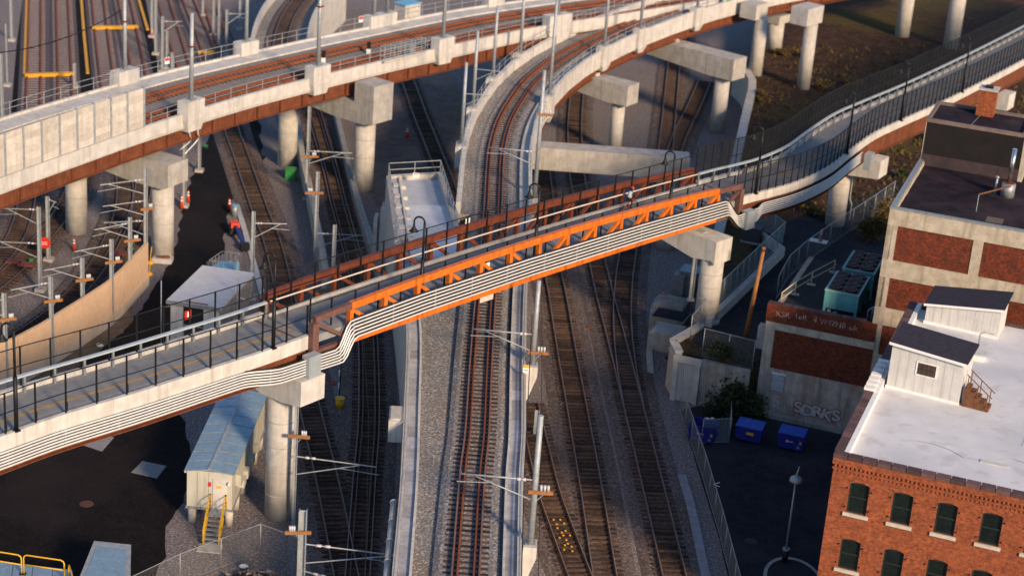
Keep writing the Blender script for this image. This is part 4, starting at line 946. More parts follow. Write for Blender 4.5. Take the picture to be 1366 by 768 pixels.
# ---- cyclist riding across the truss
def cyclist(base, fwd, label):
    f = np.array([fwd[0], fwd[1], 0.0]); f /= np.linalg.norm(f); s = np.array([-f[1], f[0], 0]); up = np.array([0,0,1.0])
    q = lambda a, b_, c_: base+f*a+s*b_+up*c_
    bk = thing('bicycle', base, 'bicycle ridden across the footbridge', 'bicycle')
    for x in (-.52, .52):
        ring = [q(x+.34*math.cos(a), 0, .36+.34*math.sin(a)) for a in np.linspace(0, 2*math.pi, 21)]
        wl = MB().tube(ring, .022, 6, False).build('wheel', black, bk)
        b_ = MB()
        for a in np.linspace(0, math.pi, 7)[:-1]: b_.tube([q(x+.33*math.cos(a),0,.36+.33*math.sin(a)), q(x-.33*math.cos(a),0,.36-.33*math.sin(a))], .004, 4)
        b_.build('spokes', galv, wl)
    fr = MB()
    for a, b_ in (((-.52,.36),(-.12,.30)),((-.12,.30),(.36,.78)),((-.12,.30),(-.24,.86)),((-.22,.80),(.36,.84)),((-.52,.36),(-.22,.80)),((.52,.36),(.38,.98))):
        fr.tube([q(a[0],0,a[1]), q(b_[0],0,b_[1])], .022, 6)
    fr.build('frame', red_m, bk); MB().tube([q(.40,-.24,1.02), q(.40,.24,1.02)], .018, 6).build('handlebar', black, bk); MB().box(q(-.25,0,.92), (.28,.16,.07), f[:2]).build('saddle', black, bk)
    pe = thing('person', base, label, 'person')
    me = bpy.data.meshes.new('body')
    V = []; E = []; Rr = []
    def v(a, b_, c_, r): V.append(tuple(q(a, b_, c_)-base)); Rr.append(r); return len(V)-1
    pel = v(-.24,0,1.0,.15); w1 = v(-.15,0,1.2,.15); ch = v(.0,0,1.42,.17); nk = v(.08,0,1.58,.07); hd = v(.13,0,1.68,.09); ht = v(.15,0,1.80,.085)
    E += [(pel,w1),(w1,ch),(ch,nk),(nk,hd),(hd,ht)]
    for sg, ped in ((-1,(-.05,.20)), (1,(-.20,.44))):
        sh = v(.02,sg*.20,1.46,.07); el = v(.18,sg*.25,1.22,.05); wr = v(.38,sg*.22,1.06,.035); hn = v(.43,sg*.21,1.04,.04); E += [(ch,sh),(sh,el),(el,wr),(wr,hn)]
        hp = v(-.22,sg*.10,.96,.11); kn = v(.12,sg*.11,.78 if sg < 0 else .86,.075); an = v(ped[0],sg*.11,ped[1]+.06,.045); to = v(ped[0]+.17,sg*.11,ped[1],.04); E += [(pel,hp),(hp,kn),(kn,an),(an,to)]
    me.from_pydata(V, E, []); bo = bpy.data.objects.new('body', me); COL.objects.link(bo); bo.parent = pe; me.materials.append(navy)
    md = bo.modifiers.new('skin', 'SKIN')
    for i, sv in enumerate(me.skin_vertices[0].data): sv.radius = (Rr[i], Rr[i]); sv.use_root = (i == 0)
    bo.modifiers.new('sub', 'SUBSURF').levels = 1
    MB().sphere(q(.16,0,1.86), .13, 12, 8, (1.15,1,.75)).build('helmet', red_m, pe)
    MB().tube([q(-.18,0,1.10), q(-.10,0,1.28), q(.0,0,1.48), q(.05,0,1.56)], [.185,.19,.205,.10], 12).build('jacket', grey_cl, pe)
    MB().sphere(q(.245,0,1.72), .075, 8, 6).build('face', skin_m, pe)
i = px_station(BMc, 886); cyclist(BMc[i]+NN*-3.2+[0,0,-.095], D[:2], 'cyclist with red helmet and pale jacket riding over the truss span')

# ================================================================== THINGS LEFT OF THE EMBANKMENT
# tan wall
tw = smooth(PP([(-70,548),(-20,530),(34,508),(90,472),(147.6,433),(172,407),(196,380)]), 1.5)
TW = thing('noise_wall', tw[len(tw)//2], 'tan noise wall on a pale concrete base curving beside the yard', 'wall')
seg = resample(tw, 3.0)
for a, b in zip(seg[:-1], seg[1:]):
    k = (b-a)/np.linalg.norm(b-a)*.012
    o = MB().rsweep([a+k, b-k], -.12, .12, .9, 3.85).build('wall_panel', tan_m, TW); MB().rsweep([a+k, b-k], -.2, .2, -.02, .9).build('base_block', mat('tan_base', (.58,.47,.36), (.5,.4,.3), 1.5, .9, .1, 8, streak=(.4,.32,.25)), TW)
# catenary poles
g1 = 'steel poles along the tan wall'; l1 = 'tall steel pole with timber crossarm, standing against the tan wall'
for (xb, yb, yt), od in zip(((9,520,391),(70,488,369),(111,452,344),(149.5,432,319),(174,404,290)), ('fifth','fourth','third','second','first')):
    catpole(xb, yb, yt, 0, 'steel pole with timber crossarm against the tan wall, '+od+' after the three armed pole', g1, arms=((.93,(-40,6),3.0),), cross=((.74,(30,-4),1.4),), found=False)
catpole(194.5,380,224,0,'tallest steel pole at the end of the tan wall, three arms',None,arms=((.90,(-40,4),3.8),(.72,(-40,4),3.6),(.55,(-40,0),3.4)),cross=((.66,(30,-4),1.2),),found=False)
catpole(54,388,276,0,'bare steel pole between the curving yard tracks',arms=((.56,(-40,-4),4.0),(.96,(-40,-4),3.2)))
t, b, h = catpole(65,348,262,0,'steel pole carrying a round red disc sign',arms=((.95,(30,4),.8),))
c = P(62.5,320.5,0); c = b+[-.25,-.25,1.75]; o = thing('round_sign', c, 'round red sign with pale markings on a yard pole', 'sign'); MB().tube([c+[0,-.02,0], c+[.0,-.06,0]], .52, 18).build('disc', red_m, o)
for dz in (-.12, .06): MB().box(c+[0,-.075,dz], (.5,.02,.1)).build('lettering', mat('faded_red', (.8,.35,.3), (.7,.3,.25), 3, .6), o)
catpole(98,310,238,0,'steel pole on a concrete footing between the pier and the curve'); catpole(106,296,236,0,'slim pole touching the left pier column',d=.12,found=False)
catpole(246,276,160,0,'steel pole with two traffic cones at its foot',arms=((.5,(-30,-4),2.2),)); catpole(266,229,150,0,'steel pole with a footing beside the black road'); catpole(336,398,282,0,'steel pole at the corner of the roofed cabin',arms=((.86,(34,-2),2.8),))
far_l = 'blurred steel pole in the distant yard'; far_g = 'steel poles of the distant yard'
for xb, yb, yt in ((203,50,-40),(208,73,-30),(217,97,22),(223,92,42),(230,95,70),(285,48,-30),(292,63,-30),(302,75,13),(16,55,-30),(4,170,72),(271,22,-30),(100,118,85),(352,60,20),(320,40,-20)):
    catpole(xb, yb, yt, 0, far_l, far_g, arms=((.9,(30,-3),2.4),) if xb in (217,302,16) else ())
catpole(10,115,32,0,'dark slim pole with a white lamp head in the far yard',d=.12)
# poles of the ramp
catpole(409,266,142,0,'steel pole with two timber crossarms between ramp parapet and green bin',None,arms=((.52,(40,0),4.2),),cross=((.47,(30,0),1.6),(.05,(30,0),1.6)))
catpole(420,352,229,0,'steel pole with insulators on the ramp parapet',None,arms=((.33,(40,0),4.4),),cross=((.78,(-30,0),1.6),),found=False)
catpole(443,398,300,0,'steel pole just behind the footbridge with a wooden arm',None,cross=((.12,(-30,0),1.8),),found=False)
catpole(391,702,540,0,'slim steel pole against the thick footbridge pier',None,arms=((.58,(40,4),5.2),),cross=((.76,(30,3),1.4),),d=.2,found=False)
catpole(399,840,680,0,'H shaped pole beside the chain link corner',None,arms=((.72,(40,4),6.6),(.5,(40,10),6.2)),cross=((.83,(-30,0),1.5),),d=.42,found=False)
# thin wires
def wire(pts, label, r=.022, sag=.4, m=black):
    pts = [np.array(p) for p in pts]; q = []
    for a, b in zip(pts[:-1], pts[1:]):
        for k in range(9):
            f = k/8; q.append(a+(b-a)*f+np.array([0,0,-sag*4*f*(1-f)]))
    tag(MB().tube(q, r, 4).build('overhead_wire', m), label, 'wire')
wire([P(-30,72,16), P(162,14,17.5)], 'dark sagging wire from the viaduct pole to the yard', .05, 1.0)
wire([P(380,860,5.6), P(384,640,5.8), P(400,470,6), P(420,330,5.5), P(405,130,6)], 'feeder wire passing the thick footbridge pier', .02, .1)
wire([P(486,860,6), P(492,560,6), P(478,330,6), P(440,180,6)], 'contact wire over the ramp track', .018, .1)
wire([P(608,820,13.0), P(632,500,13.0)], 'contact wire over the gravel embankment', .012, .1)

# ---- equipment cabin on piles
def frame(O, ex): ex = np.array(ex, float); ex /= np.linalg.norm(ex); return np.array(O, float)[:2], ex, np.array([-ex[1], ex[0]])
def fp(fr, a, b, z): O, ex, ey = fr; q = O+ex*a+ey*b; return np.array([q[0], q[1], z])
def fbox(m, fr, a0, a1, b0, b1, z0, z1):
    return m.hexa([fp(fr,a0,b0,z0),fp(fr,a1,b0,z0),fp(fr,a1,b1,z0),fp(fr,a0,b1,z0)], [fp(fr,a0,b0,z1),fp(fr,a1,b0,z1),fp(fr,a1,b1,z1),fp(fr,a0,b1,z1)])
def FBX(fr, a0, a1, b0, b1, z0, z1, name, m, parent): return fbox(MB(), fr, a0, a1, b0, b1, z0, z1).build(name, m, parent)
ZR = 3.95; ZF = 1.35
O = P(248.5,626,ZR); E_ = P(310.6,631.5,ZR); Bk = P(294,521,ZR)
fr = frame(O, (E_-O)[:2]); Wc = np.linalg.norm((E_-O)[:2]); Lc = np.linalg.norm((Bk-O)[:2])
EC = thing('equipment_cabin', np.append(O[:2], 0), 'long cream metal cabin with pale blue roof raised on concrete piles', 'cabin')
FBX(fr, .04, Wc-.04, .04, Lc-.04, ZF, ZR-.03, 'wall', cont_wall, EC)
FBX(fr, -.03, Wc+.03, -.02, Lc+.02, ZF-.16, ZF, 'floor_frame', galv_dull, EC)
n = 9
for k in range(n):      # roof sheets, two slopes, standing seams between
    y0 = -.12+(Lc+.24)*k/n; y1 = -.12+(Lc+.24)*(k+1)/n-.03
    for s in (0, 1):
        x0, x1 = (-.12, Wc/2) if s == 0 else (Wc/2, Wc+.12); z0, z1 = (ZR, ZR+.22) if s == 0 else (ZR+.22, ZR)
        MB().hexa([fp(fr,x0,y0,z0-.06),fp(fr,x1,y0,z1-.06),fp(fr,x1,y1,z1-.06),fp(fr,x0,y1,z0-.06)], [fp(fr,x0,y0,z0),fp(fr,x1,y0,z1),fp(fr,x1,y1,z1),fp(fr,x0,y1,z0)]).build('roof_sheet', steel_roof, EC)
    if k: 
        for s in (0, 1):
            a = fp(fr,(-.12,Wc/2)[s],y0-.015,(ZR,ZR+.22)[s]+.0); b = fp(fr,(Wc/2,Wc+.12)[s],y0-.015,(ZR+.22,ZR)[s]+.0); MB().beam(a, b, .05, .06).build('roof_seam', galv_dull, EC)
MB().beam(fp(fr,Wc/2,-.12,ZR+.235), fp(fr,Wc/2,Lc+.12,ZR+.235), .16, .05).build('ridge_cap', galv, EC)
FBX(fr, -.1, .03, -.11, -.04, ZR-.16, ZR-.065, 'gutter', cont_wall, EC)
for k in range(6):
    y = .5+k*(Lc-1)/5
    for x in (.3, Wc-.3):
        q = fp(fr,x,y,0); MB().cyl(q[:2], .27, -.02, ZF-.16, 14).build('pile', conc_light, EC)
for k in range(1, 3): FBX(fr, Wc*k*.24-.01, Wc*k*.24+.01, .025, .045, ZF+.05, ZR-.1, 'panel_joint', galv_dull, EC)
for k in range(1, 10): FBX(fr, Wc-.045, Wc-.025, Lc*k/10-.012, Lc*k/10+.012, ZF+.05, ZR-.1, 'panel_joint', galv_dull, EC)
dr = FBX(fr, 1.72, 2.62, -.015, .045, ZF+.02, ZF+2.1, 'door', conc_white, EC)
FBX(fr, 1.95, 2.25, -.03, -.012, ZF+1.45, ZF+1.66, 'notice', yellow, dr); FBX(fr, 2.52, 2.57, -.05, -.012, ZF+.95, ZF+1.08, 'handle', black, dr)
FBX(fr, 1.42, 1.6, -.02, .045, ZF+1.55, ZF+1.85, 'red_plaque', red_m, EC)
o = FBX(fr, 2.72, 2.86, -.25, .045, ZR-.75, ZR-.6, 'flood_lamp', white_p, EC)
for k, (y, z) in enumerate(((1.2,2.45),(2.4,1.7),(3.7,1.7),(5.6,1.7),(7.6,1.7))): FBX(fr, Wc-.05, Wc+.32, y, y+.75, z, z+(.55 if k else .8), 'wall_unit', cont_wall, EC)
# yellow stair at its door
ST = thing('access_stair', fp(fr,2.1,-2.2,0), 'yellow railed steel stair leading to the cabin door', 'stair')
x0, x1 = 1.62, 2.62
FBX(fr, x0, x1, -1.0, -.03, ZF-.06, ZF, 'landing', galv, ST)
for k in range(6):
    z = ZF-.2-(k)*.2; y = -1.05-k*.24; FBX(fr, x0+.03, x1-.03, y-.24, y, z-.04, z, 'tread', galv, ST)
for x in (x0, x1):
    MB().beam(fp(fr,x,-1.0,ZF-.1), fp(fr,x,-2.5,.1), .06, .22).build('stringer', yellow, ST)
    for h in (.55, 1.05): MB().tube([fp(fr,x,-.06,ZF+h), fp(fr,x,-1.0,ZF+h), fp(fr,x,-2.5,.12+h)], .035, 6).build('handrail', yellow, ST)
    for y, z in ((-.06,ZF),(-1.0,ZF),(-1.7,ZF-.6),(-2.5,.1)): MB().tube([fp(fr,x,y,z), fp(fr,x,y,z+1.05)], .035, 6).build('rail_post', yellow, ST)
FBX(fr, x0-.25, x1+.25, -3.3, -2.3, -.02, .07, 'foot_slab', concrete, ST)

# ---- roofed masonry cabin
ZR = 4.2; O = P(224.5,399.5,ZR); E_ = P(292.5,410,ZR); Bk = P(270,356.5,ZR)
fr = frame(O, (E_-O)[:2]); Wc = np.linalg.norm((E_-O)[:2]); Lc = np.linalg.norm((Bk-O)[:2])
RC = thing('roofed_cabin', np.append(O[:2], 0), 'small pale block cabin with sloping white roof and dark doorway', 'cabin')
MB().hexa([fp(fr,-.1,-.15,ZR-.25),fp(fr,Wc+.1,-.15,ZR-.25),fp(fr,Wc+.1,Lc+.1,ZR-.1),fp(fr,-.1,Lc+.1,ZR-.1)], [fp(fr,-.1,-.15,ZR),fp(fr,Wc+.1,-.15,ZR),fp(fr,Wc+.1,Lc+.1,ZR+.15),fp(fr,-.1,Lc+.1,ZR+.15)]).build('roof', mat('pale_roof_sheet', (.62,.62,.63), (.53,.53,.54), 2, .6), RC)
FBX(fr, -.12, Wc+.12, -.2, -.151, ZR-.28, ZR+.02, 'fascia', galv_dull, RC)
MB().tube([fp(fr,1.4,.05,ZR+.06), fp(fr,3.2,.05,ZR+.06)], .05, 5).build('roof_bar', wood_dk, RC)
FBX(fr, .15, 1.15, .1, .4, 0, ZR-.26, 'wall', conc_white, RC); FBX(fr, Wc-1.3, Wc-.12, .1, .4, 0, ZR-.26, 'wall', conc_white, RC)
FBX(fr, Wc-.4, Wc-.121, .4, Lc-.2, 0, ZR-.2, 'wall', conc_dirty, RC); FBX(fr, .15, .42, .4, Lc-.2, 0, ZR-.2, 'wall', conc_light, RC); FBX(fr, .42, Wc-.4, Lc-.5, Lc-.2, 0, ZR-.2, 'wall', conc_light, RC)
FBX(fr, 1.15, Wc-1.3, .24, .3, 2.3, ZR-.26, 'door_head', black, RC); MB().beam(fp(fr,1.15,.2,2.2), fp(fr,Wc-1.3,.2,2.2), .06, .1).build('lintel_bar', galv, RC)
FBX(fr, 1.16, Wc-1.31, .42, .47, .02, 2.28, 'door', mat('door_slate', (.05,.055,.065), (.035,.04,.047), 2, .6), RC)
FBX(fr, Wc-.12, Wc-.02, 4.5, 4.8, 0.02, ZR-.3, 'corner_post', conc_white, RC)
c = fp(fr,Wc+.5,2.6,0); o = thing('antenna_mast', c, 'slim mast with a small antenna beside the roofed cabin', 'mast'); MB().tube([c, c+[0,0,4.9], c+[0,0,7.3]], [.06,.05,.02], 6).build('mast', galv, o); MB().tube([c+[0,0,4.2], c+[.7,-.1,4.0]], .035, 5).build('antenna', white_p, o)
c = fp(fr,-.5,-.2,0); o = thing('steel_mast', c, 'thin grey mast at the other front corner of the roofed cabin', 'mast'); MB().tube([c, c+[0,0,5.8]], .04, 6).build('mast', galv, o); MB().tube([c+[0,0,3.6], c+[.6,.2,3.6]], .03, 5).build('bracket', galv, o)
c = fp(fr,Wc+1.2,3.3,0); o = thing('meter_cabinet', c, 'small grey meter cabinet beside the roofed cabin', 'cabinet'); MB().box(c+[0,0,.75], (.8,.5,1.1)).build('case', galv_dull, o); MB().box(c+[0,0,1.33], (.9,.6,.06)).build('hood', galv, o); MB().box(c+[0,0,.1], (.6,.4,.22)).build('plinth', concrete, o)
# blue covered skip / cage behind
q = [P(279,353,1.7), P(304,357,1.7), P(320,344,1.7), P(296,341,1.7)]; z = 1.7
o = thing('caged_tank', np.append(q[0][:2], 0), 'bright blue covered tank inside a wire cage behind the roofed cabin', 'tank')
MB().prism([v[:2] for v in q], .1, 1.3).build('tank', plastic_bl, o)
for i in range(4):
    a, b = q[i], q[(i+1)%4]
    for zz in (.1, 1.0, 2.1): MB().tube([np.append(a[:2], zz), np.append(b[:2], zz)], .03, 5).build('cage_rail', galv, o)
    for k in range(5): v = a+(b-a)*k/4; MB().tube([np.append(v[:2], 0), np.append(v[:2], 2.1)], .022, 5).build('cage_bar', galv, o)
# white plank, blue and red lift, cones, barrels
pk = smooth(PP([(316,274),(327,310),(338,350),(352,400)]), 2.5); o = thing('concrete_strip', pk[1], 'pale narrow concrete strip lying beside the rusty track', 'strip')
for a, b in zip(pk[:-1], pk[1:]): MB().rsweep([a+(b-a)*.01, b], -.24, .24, 0, .1).build('slab', mat('blueish_concrete', (.46,.49,.52), (.38,.41,.44), 2, .85), o)
c = P(313,312,0); lf = thing('cherry_picker', c, 'blue lifting machine with an orange hood and a folded boom', 'machine')
dd = (P(331,342,0)-c); dd /= np.linalg.norm(dd)
MB().box(c+[0,0,.45], (1.5,1.0,.5), dd[:2]).build('chassis', navy, lf); MB().box(c-dd*.1+[0,0,.9], (.9,.8,.45), dd[:2]).build('hood', cone_m, lf)
for s in (-1, 1):
    for k in (-.5, .5):
        w2 = c+dd*k+np.array([-dd[1], dd[0], 0])*s*.5+[0,0,.28]; MB().tube([w2-np.array([-dd[1],dd[0],0])*.1, w2+np.array([-dd[1],dd[0],0])*.1], .28, 12).build('wheel', black, lf)
MB().beam(c+dd*.4+[0,0,.85], c+dd*4.2+[0,0,.45], .25, .3).build('boom', mat('boom_blue', (.03,.06,.25), (.02,.04,.18), 3, .5), lf); MB().box(c+dd*4.3+[0,0,.35], (.6,.8,.7), dd[:2]).build('basket', black, lf)
c = P(313,288,0); o = thing('blue_drum', c, 'pale blue topped drum near the lifting machine', 'drum'); MB().cyl(c[:2], .3, 0, 1.0, 12).build('body', galv_dull, o); MB().cyl(c[:2], .32, 1.0, 1.12, 12).build('lid', plastic_bl, o)
def cone(x, y, label, z=0, h=1.1, group=None):
    c = P(x, y, z); o = thing('traffic_cone', c, label, 'traffic cone', group)
    MB().box(c+[0,0,.03], (.42,.42,.06)).build('foot', black, o); MB().tube([c+[0,0,.06], c+[0,0,h]], [.19,.06], 10).build('cone_body', cone_m, o)
    for z0 in (.55, .78): MB().tube([c+[0,0,h*z0], c+[0,0,h*(z0+.12)]], [.203-.13*z0, .203-.13*(z0+.12)], 10).build('reflective_band', white_p, o)
cone(99,333.5,'orange cone alone on the gravel between yard poles'); cone(242.5,278,'orange cone left of the pole foot beside the black road',h=1.3); cone(251,270,'orange cone right of the pole foot beside the black road',h=1.2); cone(306,280,'orange cone at the edge of the black road near the drum')
cone(520,145,'blurred orange cone on bare ground beyond the big bent cap'); cone(543,183,'blurred orange cone beside the single track beyond the pier')
cone(203,50,'tiny orange marker in the distant yard')
c = P(388,238,0); o = thing('green_bin', c, 'bright green bin at the foot of the ramp parapet', 'bin'); MB().box(c+[0,0,.5], (1.0,.9,1.0)).build('body', mat('green_plastic', (.03,.26,.06), (.02,.2,.045), 3, .5), o); MB().box(c+[0,0,1.04], (1.08,.98,.08)).build('lid', MATS['green_plastic'], o)
c = P(453,543,0); o = thing('yellow_bucket', c, 'yellow bucket at the foot of a slim mast in the shade', 'bucket'); MB().tube([c, c+[0,0,.75]], [.26,.34], 14).build('body', yellow, o); MB().tube([c+[0,0,.72], c+[0,0,.78]], .36, 14).build('rim', yellow, o)
c = P(452,538,0); o = thing('slim_mast', c, 'slim dark signal mast rising from the yellow bucket', 'mast'); MB().tube([c, c+[.1,0,5.5]], .05, 6).build('mast', black, o)
for k in range(4): MB().tube([c+[-.05,0,1.2+k], c+[-.05,0,1.7+k]], .05, 6).build('band', white_p, o)
# planter with rusty top beside the pier
c = P(217,349,0); o = thing('valve_chamber', c, 'small concrete chamber with a rust red top at the pier foot', 'chamber'); MB().box(c+[0,0,.2], (1.7,1.0,.44)).build('ring', conc_light, o); MB().sphere(c+[0,.1,.42], .6, 12, 6, (1.1,.6,.35)).build('rusty_heap', rust, o)
for x, y, l in ((200,355,'amber buoy shaped marker on a bent pole near the tan wall end'),(199,370,'lower amber marker beside the tan wall end')):
    c = P(x, y, 0); o = thing('amber_marker', c, l, 'marker'); MB().tube([c, c+[.05,0,.9], c+[.15,0,1.8]], .04, 6).build('stem', orange_y, o); MB().sphere(c+[0,0,.3], .26, 10, 6, (1.2,1,.8)).build('float', orange_y, o)
# red switch boxes in yard
for x, y in ((19,353),(35,357),(158,342),(206,250)):
    c = P(x, y, 0); o = thing('switch_cover', c, 'flat dull red switch cover between yard rails', 'cover', 'red switch covers in the yard'); MB().box(c+[0,0,.33], (1.3,.9,.12)).build('lid', mat('maroon', (.19,.05,.045), (.13,.035,.03), 3, .8), o); MB().box(c+[0,0,.17], (1.0,.6,.22)).build('body', black, o)
for x, y in ((42,353),(176,338),(275,200)):
    c = P(x, y, 0); o = thing('switch_lamp', c, 'small green lamp box beside the yard switches', 'lamp box', 'green switch lamps'); MB().box(c+[0,0,.15], (.4,.4,.3)).build('base', black, o); MB().box(c+[0,0,.42], (.3,.3,.22)).build('lens', MATS['green_plastic'], o)
# ---- bottom left: roof box, yellow rails, pale blue plant
q = [P(126,723,2.6), P(174,728,2.6), P(172,800,2.6), P(97,795,2.6)]
o = thing('plant_box', np.append(q[3][:2], 0), 'grey topped plant box beside yellow rails at the yard edge', 'box')
MB().prism([v[:2] for v in q], 0, 2.55).build('case', cont_wall, o); cc = sum(q)/4
MB().prism([(cc+(v-cc)*1.03)[:2] for v in q], 2.553, 2.66).build('lid', galv, o); MB().prism([(cc+(v-cc)*.82)[:2] for v in q], 2.662, 2.69).build('lid_panel', steel_roof, o)
q = [P(-60,742,1.6), P(97,760,1.6), P(95,830,1.6), P(-80,830,1.6)]
o = thing('plant_deck', np.append(q[0][:2], 0), 'pale blue metal plant deck below the yellow rails', 'deck'); MB().prism([v[:2] for v in q], 0, 1.55).build('plinth', concrete, o); cc = sum(q)/4
for k in range(6):
    a, b = q[0]+(q[1]-q[0])*k/6, q[0]+(q[1]-q[0])*((k+1)/6-.006); c_, d_ = q[3]+(q[2]-q[3])*((k+1)/6-.006), q[3]+(q[2]-q[3])*k/6
    MB().prism([a[:2], b[:2], c_[:2], d_[:2]], 1.553, 1.62).build('deck_plate', steel_roof, o)
def hoop(xa, ya, xb, yb, z, h, label):
    a, b = P(xa, ya, z), P(xb, yb, z); d = (b-a); L = np.linalg.norm(d); d /= L
    o = thing('guard_hoop', a, label, 'guard rail')
    MB().tube([a, a+[0,0,h-.2], a+d*.06+[0,0,h-.07], a+d*.2+[0,0,h], b-d*.2+[0,0,h], b-d*.06+[0,0,h-.07], b+[0,0,h-.2], b], .045, 7).build('hoop', yellow, o)
    MB().tube([a+[0,0,h*.5], b+[0,0,h*.5]], .04, 7).build('mid_rail', yellow, o)
    for e in (a, b): MB().box(e+[0,0,.03], (.24,.24,.06)).build('foot', black, o)
hoop(-32,755,29,765,1.62,1.25,'yellow tubular guard hoop at the yard corner, left section'); hoop(32,765,86,773,1.62,1.3,'yellow tubular guard hoop next to the plant box'); hoop(92,775,99,800,1.62,1.2,'short yellow guard hoop turned end on')
# chain link corner and rubble heap
def chain(px, h, every, label, z=0.0, m=mesh_galv, name='chain_link_fence', r=.035, topz=None):
    q = smooth(PP(px, z), 50) if len(px) == 2 else PP(px, z)
    q2 = []
    for a, b in zip(q[:-1], q[1:]): q2 += resample([a, b], every)[:-1]
    q2.append(q[-1]); o = thing(name, q[0], label, 'fence')
    pm = MB().tube([(0,0,0),(0,0,h)], r, 6).mesh('fence_post', galv_dull)
    for p in q2: piece('fence_post', pm, o, p)
    for a, b in zip(q[:-1], q[1:]):
        MB().tube([a+[0,0,h-.03], b+[0,0,h-.03]], r*.8, 5).build('top_rail', galv_dull, o); MB().tube([a+[0,0,.08], b+[0,0,.08]], r*.5, 4).build('bottom_wire', galv_dull, o)
        MB().ribbon([a, b], .06, h-.06).build('fence_mesh', m, o)
    return o
chain([(170,812),(240,778),(347,737),(397,756)], 2.1, 3.0, 'chain link fence with a corner post in front of the cabin stair')
rp = thing('rubble_heap', P(340,775,0), 'heap of broken tan stones behind the chain link corner', 'rubble'); rr = random.Random(5)
hb = MB(); hb.sphere(P(343,784,0)+[0,0,-.1], 2.1, 18, 8, (1.15,.75,.42)); hb.build('mound', soil, rp)
for k in range(110):
    a = rr.uniform(0, 6.28); f = math.sqrt(rr.random()); s = rr.uniform(.13,.34)
    c = P(343,784,0)+np.array([math.cos(a)*2.3*f, math.sin(a)*1.5*f, max(.05, .76*(1-f*f)**.5-.08)])
    b = MB(); vs = [c+np.array([rr.uniform(-1,1), rr.uniform(-1,1), rr.uniform(-.8,.8)])*s for _ in range(9)]
    bm = bmesh.new(); [bm.verts.new(v) for v in vs]; bmesh.ops.convex_hull(bm, input=bm.verts); bm.verts.index_update()
    keep = [v for v in bm.verts if v.link_faces]; idx = {v: i for i, v in enumerate(keep)}
    b.add([v.co[:] for v in keep], [tuple(idx[v] for v in f_.verts) for f_ in bm.faces]); bm.free(); b.build('stone', rubble_m, rp)
# bits of litter on the gravel
for x, y in ((133,462),(325,757)):
    c = P(x, y, 0); b = MB(); b.sphere(c+[0,0,.12], .32, 8, 5, (1,.6,.5)); tag(b.build('plastic_bag', white_p, org=tuple(c)), 'crumpled white bag lying on the dirt' if x < 200 else 'pale crumpled bag caught behind the chain link corner', 'bag')

# ================================================================== POLES OF THE EMBANKMENT (outside its right wall)
def emb_pole(xb, yb, yt, z, label, arm_h, cross_h, armL=4.2):
    q = P(xb, yb, z); i = int(np.argmin([abs(p[1]-q[1]) for p in CT])); t = tangents(CT)[i]; n = np.array([t[1],-t[0],0]); c = CT[i]+n*3.55; c[2] = z
    o = thing('wall_bracket', c+[0,0,-2.2], 'pale concrete bracket under the pole '+label, 'bracket')
    MB().box(c+[0,0,-.35], (1.0,.78,.7), t[:2]).build('seat', conc_white, o)
    bb = [c+t*s*.5+n*e+[0,0,-2.5] for s, e in ((-1,-.39),(1,-.39),(1,-.2),(-1,-.2))]; tt = [c+t*s*.5+n*e+[0,0,-.702] for s, e in ((-1,-.39),(1,-.39),(1,.39),(-1,.39))]; MB().hexa(bb, tt).build('corbel', conc_white, o)
    h = top_height(xb, yb, yt, z); pt = thing('catenary_pole', c, 'tapered steel pole '+label, 'pole')
    MB().box(c+[0,0,.04], (.6,.6,.08), t[:2]).build('base_plate', galv_dull, pt); MB().tube([c+[0,0,.08], c+[0,0,h]], [.2,.15], 10).build('pole_shaft', galv, pt)
    hh = c+[0,0,h*arm_h]; tip = hh-n*armL+[0,0,.1]
    a = MB().tube([hh, tip], .05, 6).build('cantilever_arm', galv, pt); MB().tube([hh+[0,0,-1.3], hh-n*armL*.8+[0,0,0]], .045, 6).build('brace', galv, a); MB().tube([tip+n*1.6+[0,0,-.45], tip-n*.2+[0,0,-.5]], .03, 5).build('steady_arm', galv, a)
    for k in (.13,.2): MB().tube([hh-n*armL*k, hh-n*armL*(k+.05)], .1, 8).build('insulator', porcelain, a)
    cc = c+[0,0,h*cross_h]-t*.2; cr = MB().beam(cc-n*.35, cc+n*1.05, .16, .2).build('crossarm', wood, pt); MB().tube([cc+n*.6, c+[0,0,h*cross_h-.8]], .035, 5).build('brace', galv, cr)
    for k in (.35,.55,.75): MB().cyl((cc+n*k)[:2], .08, cc[2]+.1, cc[2]+.45, 8).build('insulator', porcelain, cr)
    return c
emb_pole(703.5,722,552,7.5,'with a timber crossarm beside the lowest embankment stretch',.50,.42); emb_pole(705,486,374,7.5,'just below the truss, timber crossarm',.36,.16); emb_pole(708,262,93,7.8,'between the truss and the bend, rusty collar',.36,.66)
c = CT[int(np.argmin([abs(p[1]-P(703,800,7.5)[1]) for p in CT]))]
# notice on bracket
q = P(702,492,8.1); o = thing('pole_notice', q, 'white and yellow danger notice at the foot of a steel pole', 'sign'); MB().box(q, (.42,.04,.6)).build('plate', white_p, o); MB().box(q+[0,-.03,.2], (.42,.012,.2)).build('yellow_band', yellow, o); MB().box(q+[0,-.03,-.08], (.3,.012,.05)).build('red_line', red_m, o)
c = P(714,580,0); o = thing('short_mast', c, 'pale cut off mast beside the shaded track', 'mast'); hpole(o, c, 2.0, .3)
wire([P(694,850,9.5), P(699,640,9.5), P(710,420,9.6)], 'feeder cable strung along the embankment poles', .03, .15)
wire([P(716,860,3), P(722,600,8.6), P(723,460,8.6), P(722,360,8.6)], 'dark cable beside the embankment poles', .02, .1)
